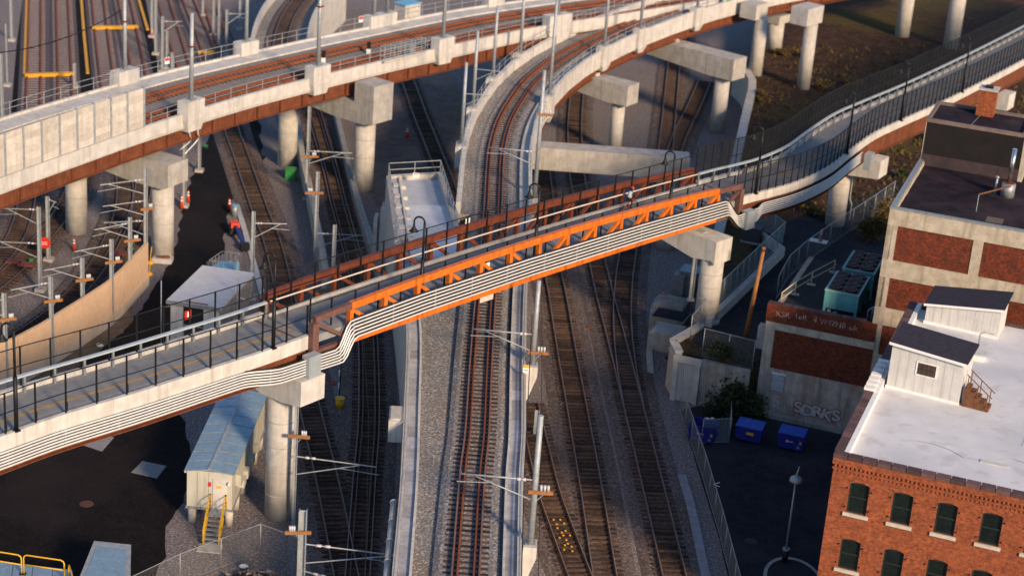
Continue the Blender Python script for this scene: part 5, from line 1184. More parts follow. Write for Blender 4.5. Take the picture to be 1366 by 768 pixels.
# orange markers on the siding
rr = random.Random(9)
for k, (x, y) in enumerate(((738,697),(747,697),(742,703),(752,702),(743,708),(754,712),(751,718),(760,718),(746,721),(755,724),(753,731),(762,733),(752,737),(763,739),(757,729),(749,714))):
    c = P(x, y, 0)+[0,0,.22]; tag(MB().tube([c, c+[0,0,.06]], .075, 8).build('orange_marker', orange_y, org=tuple(c)), 'tiny orange marker puck on the siding sleepers', 'marker', 'orange markers on the siding')

# ================================================================== RIGHT: RETAINING WALLS, FENCES, SMALL THINGS
def wall_run(px, z1, z0, w_, label, m=concrete, cap=None, name='retaining_wall', seglen=3.0):
    q = PP(px, z1); o = thing(name, q[0]*[1,1,0]+[0,0,z0], label, 'wall')
    for i in range(len(q)-1):
        sg = resample([q[i], q[i+1]], seglen)
        for a, b in zip(sg[:-1], sg[1:]):
            k = (b-a)/np.linalg.norm(b-a)*.01; MB().rsweep([a+k, b-k], -w_/2, w_/2, z0-z1, 0).build('wall_segment', m, o)
            if cap: MB().rsweep([a+k, b-k], -w_/2-.08, w_/2+.08, .003, cap).build('coping', conc_light, o)
    return o
wall_run([(906,470),(898,455),(936,433)], 3.75, 0, .5, 'pale angled wall end below the shaded pier', conc_light, .12)
wall_run([(938,479),(970,487),(1001,494)], 3.7, 0, .4, 'brown stained retaining wall behind the dumpsters', conc_dirty)
# louvred panel
A = P(905,473,3.6); B = P(934,479,3.6); d = (B-A); L = np.linalg.norm(d); d /= L; n = np.array([d[1], -d[0], 0])
o = thing('ribbed_panel', A*[1,1,0], 'ribbed pale panel in a concrete frame beside the stained wall', 'panel')
MB().box((A+B)/2*[1,1,0]+n*.32+[0,0,3.45], (L+.5,.4,.42), d[:2]).build('lintel', conc_light, o)
for q in (A, B): MB().box(q*[1,1,0]+n*.32+[0,0,1.62], (.36,.4,3.24), d[:2]).build('jamb', conc_light, o)
MB().box((A+B)/2*[1,1,0]+n*.22+[0,0,1.62], (L-.36,.05,3.22), d[:2]).build('backing', conc_dirty, o)
for k in range(9): c = A*[1,1,0]+d*L*((k+.5)/9*.8+.1); MB().box(c+n*.28+[0,0,1.62], (.12,.08,3.2), d[:2]).build('rib', conc_white, o)
# low wall with mesh fence round the compound
wall_run([(946,424),(1044,330),(985,287)], 4.3, 3.4, .5, 'low concrete wall of the fenced compound beside the service road', conc_light)
chain([(946,418),(1044,324),(985,281)], 2.0, 1.7, 'mesh screen fence standing on the compound wall', z=4.3, m=mesh_scr, name='screen_fence')
wire_px = 0
chain([(920,455),(946,424)], 2.2, 2.5, 'short chain link return fence at the shaded pier', z=3.6)
chain([(936,476),(1003,493)], 2.4, 2.2, 'chain link fence on top of the stained retaining wall', z=3.5)
chain([(1035,400),(1050,372),(1075,350),(1120,318),(1165,288),(1190,270)], 2.2, 3.0, 'long chain link fence between service road and teal chillers', z=3.5)
chain([(906,546),(921,590),(938,640),(960,715),(978,785),(990,830)], 2.0, 2.6, 'slatted chain link fence between tracks and parking lot', m=mesh_scr)
chain([(935,592),(972,590),(972,566)], 2.0, 1.8, 'short chain link pen around the open blue dumpster', m=mesh_scr)
# equipment boxes at the shaded pier
def cabinet(px, dims, label, m=galv_dull, z=0.0, ex=EX, lid=plastic_bl, name='equipment_box'):
    c = P(*px, z); o = thing(name, c, label, 'cabinet'); MB().box(c+[0,0,.08], (dims[0]+.2,dims[1]+.2,.16), ex).build('plinth', concrete, o); MB().box(c+[0,0,.16+dims[2]/2], dims, ex).build('case', m, o)
    if lid: MB().box(c+[0,0,dims[2]+.21], (dims[0]+.08,dims[1]+.08,.09), ex).build('lid', lid, o)
    for k in (-.25,.25): MB().box(c-np.append(EY,0)*(dims[1]/2+.012)+np.append(EX,0)*k*dims[0]+[0,0,.16+dims[2]/2], (dims[0]*.44,.02,dims[2]*.85), ex).build('door', m, o)
cabinet((918,393), (1.6,1.8,2.2), 'grey cabinet with blue grey lid beside the shaded pier', mat('cabinet_grey', (.22,.24,.25), (.17,.185,.195), 2, .6), lid=mat('lid_slate', (.22,.30,.35), (.18,.25,.3), 2, .5))
cabinet((905,395), (1.0,1.2,1.9), 'smaller grey cabinet next to the blue lidded one', MATS['cabinet_grey'], lid=MATS['cabinet_grey'])
cabinet((1003,322), (1.6,1.3,1.2), 'dark cabinet inside the fenced compound', mat('dark_cabinet', (.06,.065,.08), (.045,.05,.06), 2, .6), z=3.5, lid=MATS['dark_cabinet'])
for k, (px, dims, l) in enumerate((((896,412),(2.6,2.6,.7),'flat concrete block stepped below the shaded pier, upper one'), ((893,436),(2.9,2.2,1.1),'dark concrete block in the middle of the stepped pile'), ((890,462),(2.6,2.6,1.5),'pale concrete block at the foot of the stepped pile'))):
    c = P(*px, 0); o = thing('concrete_block', c, l, 'block'); MB().box(c+[0,0,dims[2]/2], dims, EX).build('body', (concrete, conc_dirty, concrete)[k], o); MB().box(c+[0,0,dims[2]+.04], (dims[0]-.25,dims[1]-.25,.08), EX).build('top_slab', (conc_dirty, asph, concrete)[k], o)
for x, y, z, l in ((883.5,404,0,'thin red and white delineator at the kerb top'),(874.5,432,0,'thin red and white delineator beside the stepped blocks'),(891,478,0,'thin red delineator below the pale block'),(1094.5,322,3.5,'orange delineator post on the service road')):
    c = P(x, y, z); o = thing('delineator', c, l, 'delineator'); MB().cyl(c[:2], .22, z+.0, z+.08, 12).build('base', black, o); MB().tube([c+[0,0,.08], c+[0,0,1.15]], .07, 8).build('tube', cone_m if z else red_m, o)
    for h in (.7,.92): MB().tube([c+[0,0,h], c+[0,0,h+.1]], .076, 8).build('band', white_p, o)
c = P(1092,322,3.5); tag(MB().box(c+[0,0,.04], (1.6,.9,.05), EX).build('pale_plate', white_p, org=tuple(c)), 'pale flat plate on the road under the orange delineator', 'plate')
for x, y in ((787,437),(735,340)):
    c = P(x, y, 0); tag(MB().box(c+[0,0,.05], (.5,.4,.1), EX).build('iron_cover', rail_rust, org=tuple(c)), 'small rust red iron cover in the dark ballast', 'cover', 'rusty covers in the shaded ballast')
# wooden utility pole leaning
b = P(994,452,3.5); h = top_height(994,452,329,3.5)
o = thing('utility_pole', b, 'leaning bare timber pole beside the service road', 'pole'); MB().tube([b-[0,0,.1], b+[.28,0,h*.5], b+[.55,.0,h]], [.2,.17,.14], 10).build('trunk', wood, o); MB().tube([b+[.52,.0,h*.96], b+[.53,0,h*.99]], .155, 10).build('top_band', wood_dk, o)
# overhead dark wires top right of pole? none seen
# ---- parking: dumpsters, lamp, island
def dumpster(px, w_, d_, h_, label, ex=EX, lids='closed', mk=True):
    c = P(*px, 0); o = thing('dumpster', c, label, 'dumpster'); ex = np.array(ex); e3 = np.append(ex, 0); n3 = np.array([ex[1], -ex[0], 0])   # n3 faces the camera
    q = lambda a, b, z: c+e3*a*w_/2-n3*b*d_/2+[0,0,z]
    zb = .18
    body = MB()
    bt = [q(-.94,-.92,zb), q(.94,-.92,zb), q(.94,.92,zb), q(-.94,.92,zb)]; tp_ = [q(-1,-1,h_), q(1,-1,h_), q(1,1,h_+.12), q(-1,1,h_+.12)]
    if lids == 'closed': body.hexa(bt, tp_)
    else:
        k = .93; ti = [c+(v-c)*[k,k,1] for v in tp_]; bi = [v+[0,0,.12] for v in bt]
        body.add(bt+tp_+ti+bi, [(3,2,1,0)]+[(i,(i+1)%4,4+(i+1)%4,4+i) for i in range(4)]+[(4+i,4+(i+1)%4,8+(i+1)%4,8+i) for i in range(4)]+[(8+i,8+(i+1)%4,12+(i+1)%4,12+i) for i in range(4)]+[(12,13,14,15)])
    body.build('body', blue_m, o)
    for s in (-1, 1):
        MB().beam(q(s*1.03,-.55,h_*.62), q(s*1.03,.55,h_*.62), .12, .14).build('lift_pocket', blue_m, o)
        for b in (-.7, .7): MB().tube([q(s*.8,b,.09)-e3*.05, q(s*.8,b,.09)+e3*.05], .09, 10).build('caster', black, o)
    MB().beam(q(-1.01,-1.02,h_-.02), q(1.01,-1.02,h_-.02), .07, .09).build('rim', blue_m, o)
    if lids == 'closed':
        for s in (-1, 1):
            a0, a1 = (-1.0,-.015) if s < 0 else (.015,1.0)
            ld = MB().hexa([q(a0,-1.05,h_+.01), q(a1,-1.05,h_+.01), q(a1,1.0,h_+.13), q(a0,1.0,h_+.13)], [q(a0,-1.05,h_+.06), q(a1,-1.05,h_+.06), q(a1,1.0,h_+.2), q(a0,1.0,h_+.2)]).build('lid', blue_lid, o)
            for k in range(4): f = a0+(a1-a0)*(k+.6)/4.2; MB().beam(q(f,-.95,h_+.075), q(f,.95,h_+.205), .05, .03).build('lid_rib', blue_lid, ld)
    if mk:
        MB().tube([q(-.25,-1.0,h_*.6)+n3*.0, q(-.25,-1.0,h_*.6)+n3*.03], .10, 12).build('emblem', mat('pink_emblem', (.7,.35,.4), (.6,.3,.35), 3, .6), o)
        MB().box(q(.05,-1.0,h_*.6)+n3*.01, (.32,.02,.08), ex).build('lettering', mat('grey_letters', (.4,.4,.5), (.35,.35,.45), 3, .6), o); MB().box(q(.75,-1.0,h_*.62)+n3*.01, (.16,.02,.2), ex).build('yellow_label', yellow, o)
        cm = q(.62,-.985,h_*.34)+n3*.012; tri = [cm+e3*math.sin(t)*.12+np.array([0,0,math.cos(t)*.12]) for t in (0,2.094,4.189)]; b_ = MB()
        for i in range(3): u_, v_ = tri[i], tri[(i+1)%3]; b_.beam(u_+(v_-u_)*.1, v_-(v_-u_)*.1, .035, .012)
        b_.build('recycling_mark', white_p, o)
    return o
dumpster((937,587), 2.0, 1.3, 1.35, 'open blue dumpster inside the chain link pen', lids='open')
o = thing('rubbish_bags', P(940,577,0), 'torn white rubbish in the open blue dumpster', 'rubbish'); rr = random.Random(2)
for k in range(6): MB().sphere(P(941,578,0)+[rr.uniform(-.45,.55), rr.uniform(-.3,.3), 1.1+rr.uniform(0,.12)], rr.uniform(.12,.2), 7, 5, (1.3,1,.7)).build('bag', white_p if k % 2 else black, o)
dumpster((999,586), 2.0, 1.3, 1.2, 'dark blue dumpster with yellow plate in the shade of the bush', lids='closed', mk=False)
c = P(999,586,0); n3 = np.array([EX[1], -EX[0], 0]); o = thing('yellow_plate', c+n3*.72+[0,0,.75], 'yellow number plate fixed to the shaded blue dumpster', 'plate'); MB().box(c+n3*.70+np.append(EX,0)*.15+[0,0,.8], (.55,.05,.18), EX).build('plate', yellow, o)
dumpster((1055,597), 1.95, 1.25, 1.3, 'bright blue dumpster with ribbed lids below the graffiti wall')
# parking lot lamp and its island
b = P(1046,751,0); isl = thing('lamp_island', b, 'rounded kerbed island around the parking lot lamp', 'island')
pts = [P(1024,766,.0)+[0,0,0]]; ic_ = P(1058,775,0); rim = [ic_[:2]+np.array([math.cos(a)*1.9, math.sin(a)*2.9]) for a in np.linspace(0, 2*math.pi, 29)[:-1]]
MB().prism(rim, 0, .14).build('kerb_ring', concrete, isl); MB().prism([ic_[:2]+(np.array(v)-ic_[:2])*.88 for v in rim], .141, .165).build('fill', asph, isl)
h = 6.1; o = thing('parking_lamp', b, 'grey parking lot lamp with a bell shaped head', 'street lamp')
MB().cyl(b[:2], .2, .16, 1.0, 12).build('base', black, o); MB().tube([b+[0,0,1.0], b+[0,0,h]], [.085,.06], 8).build('shaft', galv_dull, o); MB().tube([b+[0,0,h-.1], b+[0,0,h+.1], b+[0,0,h+.3]], [.42,.38,.1], 14).build('lamp_shade', galv, o); MB().tube([b+[0,0,h+.3], b+[.1,0,h+.95]], [.08,.03], 6).build('finial', galv, o)
c = b+[0,0,1.0]; MB().cyl(b[:2], .24, 1.0, 1.12, 12).build('collar', galv_dull, o)

# ---- shrubs
def shrub(c, rx, ry, rz, n, label, m=foliage, s=.16, seed=1, group=None):
    rr = random.Random(seed); o = thing('shrub', c, label, 'shrub', group); b = MB()
    nodes = []
    st = MB()
    for k in range(7):
        a = rr.uniform(0, 6.28); e = c+np.array([math.cos(a)*rx*.6, math.sin(a)*ry*.6, rz*rr.uniform(.8,1.5)]); st.tube([c-[0,0,.05], c+(e-c)*.5+[0,0,.1], e], [.045,.03,.012], 5)
    st.build('stems', wood_dk, o)
    cl = [(c+np.array([rr.gauss(0,.42)*rx, rr.gauss(0,.42)*ry, rz*(.95+rr.gauss(0,.42))]), rr.uniform(.25,.5)) for _ in range(14)]
    for k in range(n):
        q, r_ = cl[rr.randrange(len(cl))]; p = q+np.array([rr.gauss(0,1)*r_*rx*.6, rr.gauss(0,1)*r_*ry*.6, rr.gauss(0,1)*r_*rz*.6])
        if p[2] < c[2]+.05: continue
        d = np.array([rr.gauss(0,1), rr.gauss(0,1), rr.gauss(0,.6)]); d /= np.linalg.norm(d); e = np.cross(d, [rr.gauss(0,1), rr.gauss(0,1), rr.gauss(0,1)]); e /= np.linalg.norm(e)+1e-9
        ss = s*rr.uniform(.6,1.4); b.add([p-d*ss, p+e*ss*.45, p+d*ss, p-e*ss*.45], [(0,1,2,3)])
    b.build('leaves', m, o, kind='stuff')
shrub(P(975,560,0), 1.9, 1.3, 1.6, 2600, 'dark bushy shrub in front of the stained retaining wall', foliage, .17, 3)
shrub(P(1004,560,0), 1.2, .9, 1.0, 900, 'small dark shrub at the corner of the graffiti wall', foliage, .15, 4)
shrub(P(965,484,3.5), 1.8, .9, .9, 1300, 'olive shrub on top of the stained retaining wall', foliage, .15, 5)
shrub(P(1160,322,3.5), 1.5, 1.2, 1.3, 1400, 'brown green shrub behind the teal chillers', foliage2, .16, 6)
shrub(P(1180,303,3.5), 1.1, 1.2, 1.5, 900, 'brownish shrub against the concrete framed building', foliage2, .16, 7)
rr = random.Random(11)
for k in range(26):
    x = rr.uniform(985,1330); y = rr.uniform(70,285)
    p_ = P(x, y, 3.5)
    j = int(np.argmin([np.linalg.norm((q-p_)[:2]) for q in BR])); 
    if np.linalg.norm((BR[j]-p_)[:2]) < 4 and False: continue
    if x < 1003+ (y-110)*-.18+8: continue
    shrub(p_, rr.uniform(.7,1.8), rr.uniform(.7,1.8), rr.uniform(.3,.8), 240, 'low scrubby bush on the brown soil bank', (foliage, foliage2, foliage2)[k % 3], .2, 20+k, 'scrub bushes of the soil bank')
gm = MB(); rr = random.Random(12)
for k in range(4000):      # grass tufts of the bank
    x = rr.uniform(975,1366); y = rr.uniform(60,290)
    if x < 1003+(y-110)*-.18+4: continue
    if y > 262-(x-1150)*.3+20 and x > 1040: continue
    p = P(x, y, 3.5); a = rr.uniform(0, 6.28); s = rr.uniform(.12,.35); d = np.array([math.cos(a), math.sin(a), 0])*s*.5
    gm.add([p-d, p+d, p+np.array([rr.gauss(0,.1), rr.gauss(0,.1), s*1.3])], [(0,1,2)])
tag(gm.build('bank_grass', mat('dry_grass', (.12,.095,.022), (.05,.042,.014), .25, .9, contrast=(.4,.6))), 'dry yellow green grass on the soil bank', 'grass', kind='stuff')

# ================================================================== BRICK BUILDING WITH WHITE ROOF
ZT = 14.0; BO = P(1115,602,ZT)[:2]; LF, LB = 34.0, 26.4
fr = (BO, EX, EY); ey3 = np.append(EY, 0); ex3 = np.append(EX, 0)
BB = thing('brick_building', np.append(BO, 0), 'orange brick building with arched dark windows and white roof', 'building')
ZRF = 13.45
# front wall in pieces round the window openings
WW, WH = 1.12, 1.95
wins = []; xs = [1.62+2.47*k for k in range(13)]; zs = [10.45, 6.85, 3.25]
def wall_with_holes(a0, a1, z0, z1, holes, b0, b1, fr, name, m, parent):
    mb = MB(); hs = sorted(holes); zl = sorted(set([z0, z1]+[h[1] for h in hs]+[h[3] for h in hs]))
    for lo, hi in zip(zl[:-1], zl[1:]):
        cur = a0
        for h in [h for h in hs if h[1] <= lo+1e-6 and h[3] >= hi-1e-6]:
            fbox(mb, fr, cur, h[0], b0, b1, lo, hi); cur = h[2]
        fbox(mb, fr, cur, a1, b0, b1, lo, hi)
    return mb.build(name, m, parent)
holes = [(x-WW/2, z, x+WW/2, z+WH) for x in xs for z in zs]
wf = wall_with_holes(0, LF, 0, 13.70, holes, 0, .4, fr, 'front_wall', brick_or, BB)
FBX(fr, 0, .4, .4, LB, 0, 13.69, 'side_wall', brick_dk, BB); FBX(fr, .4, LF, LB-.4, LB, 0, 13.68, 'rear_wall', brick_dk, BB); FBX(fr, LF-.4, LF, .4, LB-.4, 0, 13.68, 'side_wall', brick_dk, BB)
FBX(fr, .4, LF-.4, .4, LB-.4, ZRF-.3, ZRF, 'roof', white_roof, BB); FBX(fr, .4, LF-.4, .4, LB-.4, .1, .2, 'ground_floor', concrete, BB)
FBX(fr, .401, .7, .401, LB-.41, ZRF, 13.9, 'parapet_lining', white_p, BB)
# arch heads, windows, sills, hinge pins
win_proto = {}
for zi, z in enumerate(zs):
    for x in xs:
        w_ = MB(); 
        fbox(w_, fr, x-WW/2, x-WW/2+.09, .10, .22, z, z+WH); fbox(w_, fr, x+WW/2-.09, x+WW/2, .10, .22, z, z+WH); fbox(w_, fr, x-WW/2+.09, x+WW/2-.09, .10, .22, z, z+.09); fbox(w_, fr, x-WW/2+.09, x+WW/2-.09, .085, .22, z+WH*.5-.045, z+WH*.5+.045); fbox(w_, fr, x-WW/2+.09, x+WW/2-.09, .10, .22, z+WH-.16, z+WH)
        wo = w_.build('window', shutter, BB)
        for k in (0, 1):
            z0 = z+.09+k*(WH*.5-.045); z1 = z0+WH*.5-.14+(-.07 if k else 0); FBX(fr, x-WW/2+.09, x+WW/2-.09, .155+.02*k, .175+.02*k, z0, z1, 'pane', glass_dk, wo)
        sl = FBX(fr, x-WW/2-.16, x+WW/2+.16, -.12, .12, z-.2, z-.003, 'sill', stone, BB)
        # arched brick head
        vs = []; N = 8
        for k in range(N+1):
            a = -1+2*k/N; vs.append((x+a*WW/2, z+WH-.12*(a*a)))
        b = MB()
        for k in range(N):
            (xa, za), (xb, zb) = vs[k], vs[k+1]
            b.hexa([fp(fr,xa,.012,za),fp(fr,xb,.012,zb),fp(fr,xb,.38,zb),fp(fr,xa,.38,za)], [fp(fr,xa,.012,z+WH+.0),fp(fr,xb,.012,z+WH+.0),fp(fr,xb,.38,z+WH+.0),fp(fr,xa,.38,z+WH+.0)])
        b.build('arch_infill', brick_or, BB)
        b = MB()
        for k in range(N):
            (xa, za), (xb, zb) = vs[k], vs[k+1]; ca = 1.18
            xa2, xb2 = x+(xa-x)*ca, x+(xb-x)*ca
            b.hexa([fp(fr,xa,-.03,za+.02),fp(fr,xb,-.03,zb+.02),fp(fr,xb,.01,zb+.02),fp(fr,xa,.01,za+.02)], [fp(fr,xa2,-.03,za+.26),fp(fr,xb2,-.03,zb+.26),fp(fr,xb2,.01,zb+.26),fp(fr,xa2,.01,za+.26)])
        b.build('arch_lintel', brick_or, BB)
        for s in (-1, 1):
            for h in (.3, 1.5): FBX(fr, x+s*(WW/2+.12)-.035, x+s*(WW/2+.12)+.035, -.07, -.002, z+h, z+h+.07, 'hinge_pin', black, BB)
# corbelled cornice: string courses and dentils
FBX(fr, -.08, LF, -.10, -.002, 13.30, 13.70, 'cornice', brick_or, BB); FBX(fr, -.05, LF, -.06, -.003, 12.98, 13.10, 'string_course', brick_or, BB)
dm = fbox(MB(), ((0,0),EX,EY), 0, .12, -.085, 0, 0, .16).mesh('dentil', brick_or)
for k in range(140): piece('dentil', dm, BB, fp(fr,.05+k*.24,-.003,13.135))
dm2 = fbox(MB(), ((0,0),EX,EY), 0, .11, -.05, 0, 0, .13).mesh('dentil', brick_or)
for k in range(140): piece('dentil', dm2, BB, fp(fr,.05+k*.24,-.003,12.84))
# coping tiles
cm = fbox(MB(), ((0,0),EX,EY), .02, .80, -.14, .42, 0, .22).mesh('coping_stone', coping_m)
for k in range(42): piece('coping_stone', cm, BB, fp(fr,-.1+k*.82,0,13.702))
cm2 = fbox(MB(), ((0,0),EX,EY), -.14, .42, .02, .62, 0, .20).mesh('coping_stone', coping_m)
for k in range(39): piece('coping_stone', cm2, BB, fp(fr,0,.46+k*.655,13.70))
rr = random.Random(4)
for k in range(7):     # pale stepped blocks on the side parapet
    FBX(fr, -.2, .44, 9.5+k*.75, 9.5+k*.75+.42, 13.92, 14.10, 'parapet_block', white_p, BB)
# roof patches
FBX(fr, 9.6, 14.5, 7.2, 11.0, ZRF+.003, ZRF+.02, 'roof_patch', mat('blue_patch', (.55,.66,.78), (.5,.6,.72), 1.5, .7), BB)
FBX(fr, 7.6, 9.2, 3.9, 4.3, ZRF+.003, ZRF+.05, 'roof_patch', siding, BB)
pth = [fp(fr,3.0+k*.9+rr.uniform(-.1,.1),4.6+.5*math.sin(k*1.1)+rr.uniform(-.2,.2),ZRF+.008) for k in range(9)]; MB().tube(pth, .022, 4).build('roof_seam', galv_dull, BB)

# sheds on the roof
def shed(c1, c2, depth, h1, h2, drop, label, over=.18, window=None, rid=ZRF, boards=True):
    A, B = P(*c1, rid), P(*c2, rid); L = np.linalg.norm((B-A)[:2]); f = frame(A, (B-A)[:2])
    o = thing('roof_shed', A, label, 'shed')
    t = [fp(f,0,0,rid+h1), fp(f,L,0,rid+h2), fp(f,L,depth,rid+h2+drop), fp(f,0,depth,rid+h1+drop)]
    body = MB().hexa([fp(f,0,0,rid+.01), fp(f,L,0,rid+.01), fp(f,L,depth,rid+.01), fp(f,0,depth,rid+.01)], t); body.build('wall', siding, o)
    FBX(f, -.06, L+.06, -.05, -.002, rid+.012, rid+.22, 'base_flashing', white_p, o)
    rf = [fp(f,-over,-over,rid+h1+.005), fp(f,L+over,-over,rid+h2+.005), fp(f,L+over,depth+over,rid+h2+drop+.01), fp(f,-over,depth+over,rid+h1+drop+.01)]
    MB().hexa(rf, [q+[0,0,.1] for q in rf]).build('roof', slate, o)
    MB().beam(rf[0]+np.append(f[2],0)*-.02+[0,0,.03], rf[1]+np.append(f[2],0)*-.02+[0,0,.03], .05, .16).build('fascia_board', white_p, o)
    n = int(L/.5)
    for k in range(1, n): zt = h1+(h2-h1)*k/n; FBX(f, L*k/n-.012, L*k/n+.012, -.012, -.001, rid+.24, rid+zt-.08, 'siding_batten', siding, o)
    return o, f, L
o, f, L = shed((1182,517), (1277.6,541), 2.6, 3.0, 2.72, .3, 'white front roof shed with charcoal roof and small window')
FBX(f, L*.36, L*.66, -.04, -.013, ZRF+1.35, ZRF+2.25, 'window', white_p, o)
wn = FBX(f, L*.385, L*.635, -.055, -.041, ZRF+1.43, ZRF+2.17, 'pane', mat('brown_screen', (.07,.045,.035), (.05,.032,.026), 3, .6), o)
for k in (1,2,3): FBX(f, L*.385+L*.25*k/4-.012, L*.385+L*.25*k/4+.012, -.065, -.056, ZRF+1.43, ZRF+2.17, 'glazing_bar', shutter, o)
FBX(f, L*.385, L*.635, -.066, -.057, ZRF+1.79, ZRF+1.815, 'glazing_bar', shutter, o)
FBX(f, -.05, -.001, .15, 2.4, ZRF+.3, ZRF+2.9, 'brick_side', brick_or, o)
# brown stair beside it
sa = fp(f,L+.25,.6,ZRF); o = thing('roof_stair', sa, 'brown timber roof stair with railing beside the front shed', 'stair')
for k in range(5): FBX(f, L+.2+k*.32, L+.52+k*.32, .1, 1.0, ZRF+.01, ZRF+1.25-k*.25, 'step', wood_dk, o)
for b_ in (.1, 1.0):
    MB().tube([fp(f,L+.25,b_,ZRF+2.1), fp(f,L+1.9,b_,ZRF+.95)], .035, 5).build('handrail', wood_dk, o)
    for k in (0, 2, 4): MB().tube([fp(f,L+.36+k*.32,b_,ZRF+1.2-k*.25), fp(f,L+.36+k*.32,b_,ZRF+2.05-k*.24)], .03, 5).build('baluster', wood_dk, o)
shed((1232.7,431), (1329.7,453), 2.5, 1.35, 2.1, .35, 'wider white roof shed with charcoal roof behind the front one')
c = P(1302,478,ZRF); o = thing('roof_hatch', c, 'low white roof hatch between the two roof sheds', 'hatch'); MB().box(c+[0,0,.2], (1.1,.9,.4), EX).build('curb', white_p, o); MB().box(c+[0,0,.43], (1.2,1.0,.07), EX).build('lid', siding, o)
c = P(1304,466,ZRF); o = thing('vent_pipe', c, 'thin bent vent pipe beside the front shed roof', 'pipe'); MB().tube([c, c+[0,0,1.1], c+[.25,0,1.25], c+[.9,0,1.15]], .04, 6).build('pipe_run', galv_dull, o)

# ================================================================== CONCRETE FRAME BUILDING, WING, CHILLERS
ZG = 18.0; CO = P(1188,276,ZG)[:2]; fr2 = (CO, EX, EY); LG, DG = 32.0, 20.0
CB_ = thing('frame_building', np.append(CO, 0), 'concrete framed building with red brick panels and dark flat roof', 'building')
frame_m = mat('frame_concrete', (.52,.46,.36), (.36,.31,.24), 1.6, .9, .3, 8, streak=(.2,.16,.12))
cols = [0, 6.1, 12.2, 18.3, 24.4, 30.5]
FBX(fr2, .1, LG-.1, .16, DG-.1, 0, ZG-.75, 'core', brick_rd, CB_)
for k, x in enumerate(cols): FBX(fr2, x, x+.72, 0, .5, 0, ZG-.7, 'column', frame_m, CB_)
beams = [(ZG-1.32, ZG-.12), (ZG-5.3, ZG-3.95), (ZG-9.0, ZG-7.65), (ZG-12.7, ZG-11.35), (ZG-16.4, ZG-15.05)]
for z0, z1 in beams: FBX(fr2, -.02, LG+.02, -.03, .45, z0, z1, 'beam', frame_m, CB_)
rr = random.Random(3)
for i in range(len(cols)-1):
    for j in range(len(beams)-1):
        z1, z0 = beams[j][0], beams[j+1][1]; FBX(fr2, cols[i]+.73, cols[i+1]-.01, .06, .155, z0+.003, z1-.003, 'infill_panel', brick_rd, CB_)
for k in range(5): FBX(fr2, -.02, .4, k*5.0, k*5.0+.7, 0, ZG-.14, 'side_column', frame_m, CB_)
FBX(fr2, -.03, .38, .46, DG, ZG-1.3, ZG-.13, 'side_beam', frame_m, CB_)
FBX(fr2, .39, LG-.3, .5, DG-.3, ZG-.74, ZG-.45, 'roof', dark_roof, CB_)
for a0,a1,b0,b1 in ((-.05,LG,-.05,.32),(-.05,.30,.321,DG)): FBX(fr2, a0, a1, b0, b1, ZG-.11, ZG+.02, 'coping', galv_dull, CB_)
FBX(fr2, 6.5, 7.7, 2.0, 3.2, ZG-.449, ZG-.43, 'roof_patch', mat('tan_patch', (.16,.12,.1), (.1,.08,.07), 3, .9), CB_)
# lift penthouse
PA = P(1227.5,220,ZG-.45); fr3 = frame(PA, EX); PH = thing('penthouse', PA, 'dark felted penthouse box on the flat roof', 'penthouse')
PW, PD, PHt = 7.4, 5.6, 3.5; zb = ZG-.45; blk = mat('tarred_wall', (.014,.011,.013), (.008,.007,.009), 1, .85, .2, 8)
FBX(fr3, 0, PW, 0, PD, zb+.01, zb+PHt, 'wall', blk, PH); FBX(fr3, .01, PW, -.03, -.001, zb+.02, zb+.95, 'lower_band', mat('dusty_band', (.06,.042,.045), (.04,.028,.03), 1.5, .9), PH)
for a0,a1,b0,b1 in ((-.06,PW+.06,-.08,.2),(-.06,.2,.201,PD+.06),(PW-.2,PW+.06,.201,PD+.06),(.201,PW-.201,PD-.2,PD+.06)): FBX(fr3, a0, a1, b0, b1, zb+PHt+.003, zb+PHt+.28, 'coping', mat('dull_coping', (.20,.15,.13), (.13,.10,.09), 2, .8), PH)
FBX(fr3, .2, PW-.2, .2, PD-.2, zb+PHt+.001, zb+PHt+.06, 'roof', dark_roof, PH); MB().beam(fp(fr3,3.2,.3,zb+PHt+.07), fp(fr3,3.6,5.3,zb+PHt+.07), .04, .03).build('roof_seam', galv_dull, PH)
FBX(fr3, -.05, -.001, 0, .3, zb+.3, zb+PHt, 'corner_trim', frame_m, PH)
FBX(fr3, PW+.001, PW+.35, -.05, 2.6, zb+.02, zb+PHt+.1, 'corner_trim', frame_m, PH)
# brick chimney behind
zc = zb+PHt; c = P(1315,155,zb+PHt); o = thing('chimney', c, 'red brick chimney with pale cap behind the penthouse', 'chimney'); MB().box(c+[0,.3,.95], (1.35,1.35,2.3), EX).build('stack', brick_or, o); MB().box(c+[0,.3,2.16], (1.5,1.5,.12), EX).build('cap', conc_light, o); MB().box(c+[0,.3,2.3], (.6,.6,.16), EX).build('flue', black, o)
# vents
c = P(1343,262,ZG-.45); o = thing('roof_vent', c, 'tall shiny steel flue on a drum base beside the penthouse', 'vent'); MB().cyl(c[:2], .5, c[2], c[2]+1.05, 18).build('drum', galv_dull, o); MB().cyl(c[:2], .42, c[2]+1.051, c[2]+1.10, 18).build('drum_top', rust, o); MB().cyl(c[:2], .17, c[2]+1.1, c[2]+3.7, 12).build('flue', mat('polished_steel', (.6,.58,.55), (.5,.48,.46), 2, .2, metal=.9), o)
c = P(1302,282,ZG-.45); o = thing('pipe_frame', c, 'thin pipe frame lying on the flat roof', 'pipe'); MB().tube([c, c+[0,0,1.3]], .03, 5).build('leg', galv, o); d_ = P(1352,262,ZG-.45)+[0,0,.9]; MB().tube([c+[0,0,1.3], d_], .07, 5).build('crossbar', wood_dk, o); MB().tube([d_-[0,0,.9], d_], .03, 5).build('leg', galv, o)
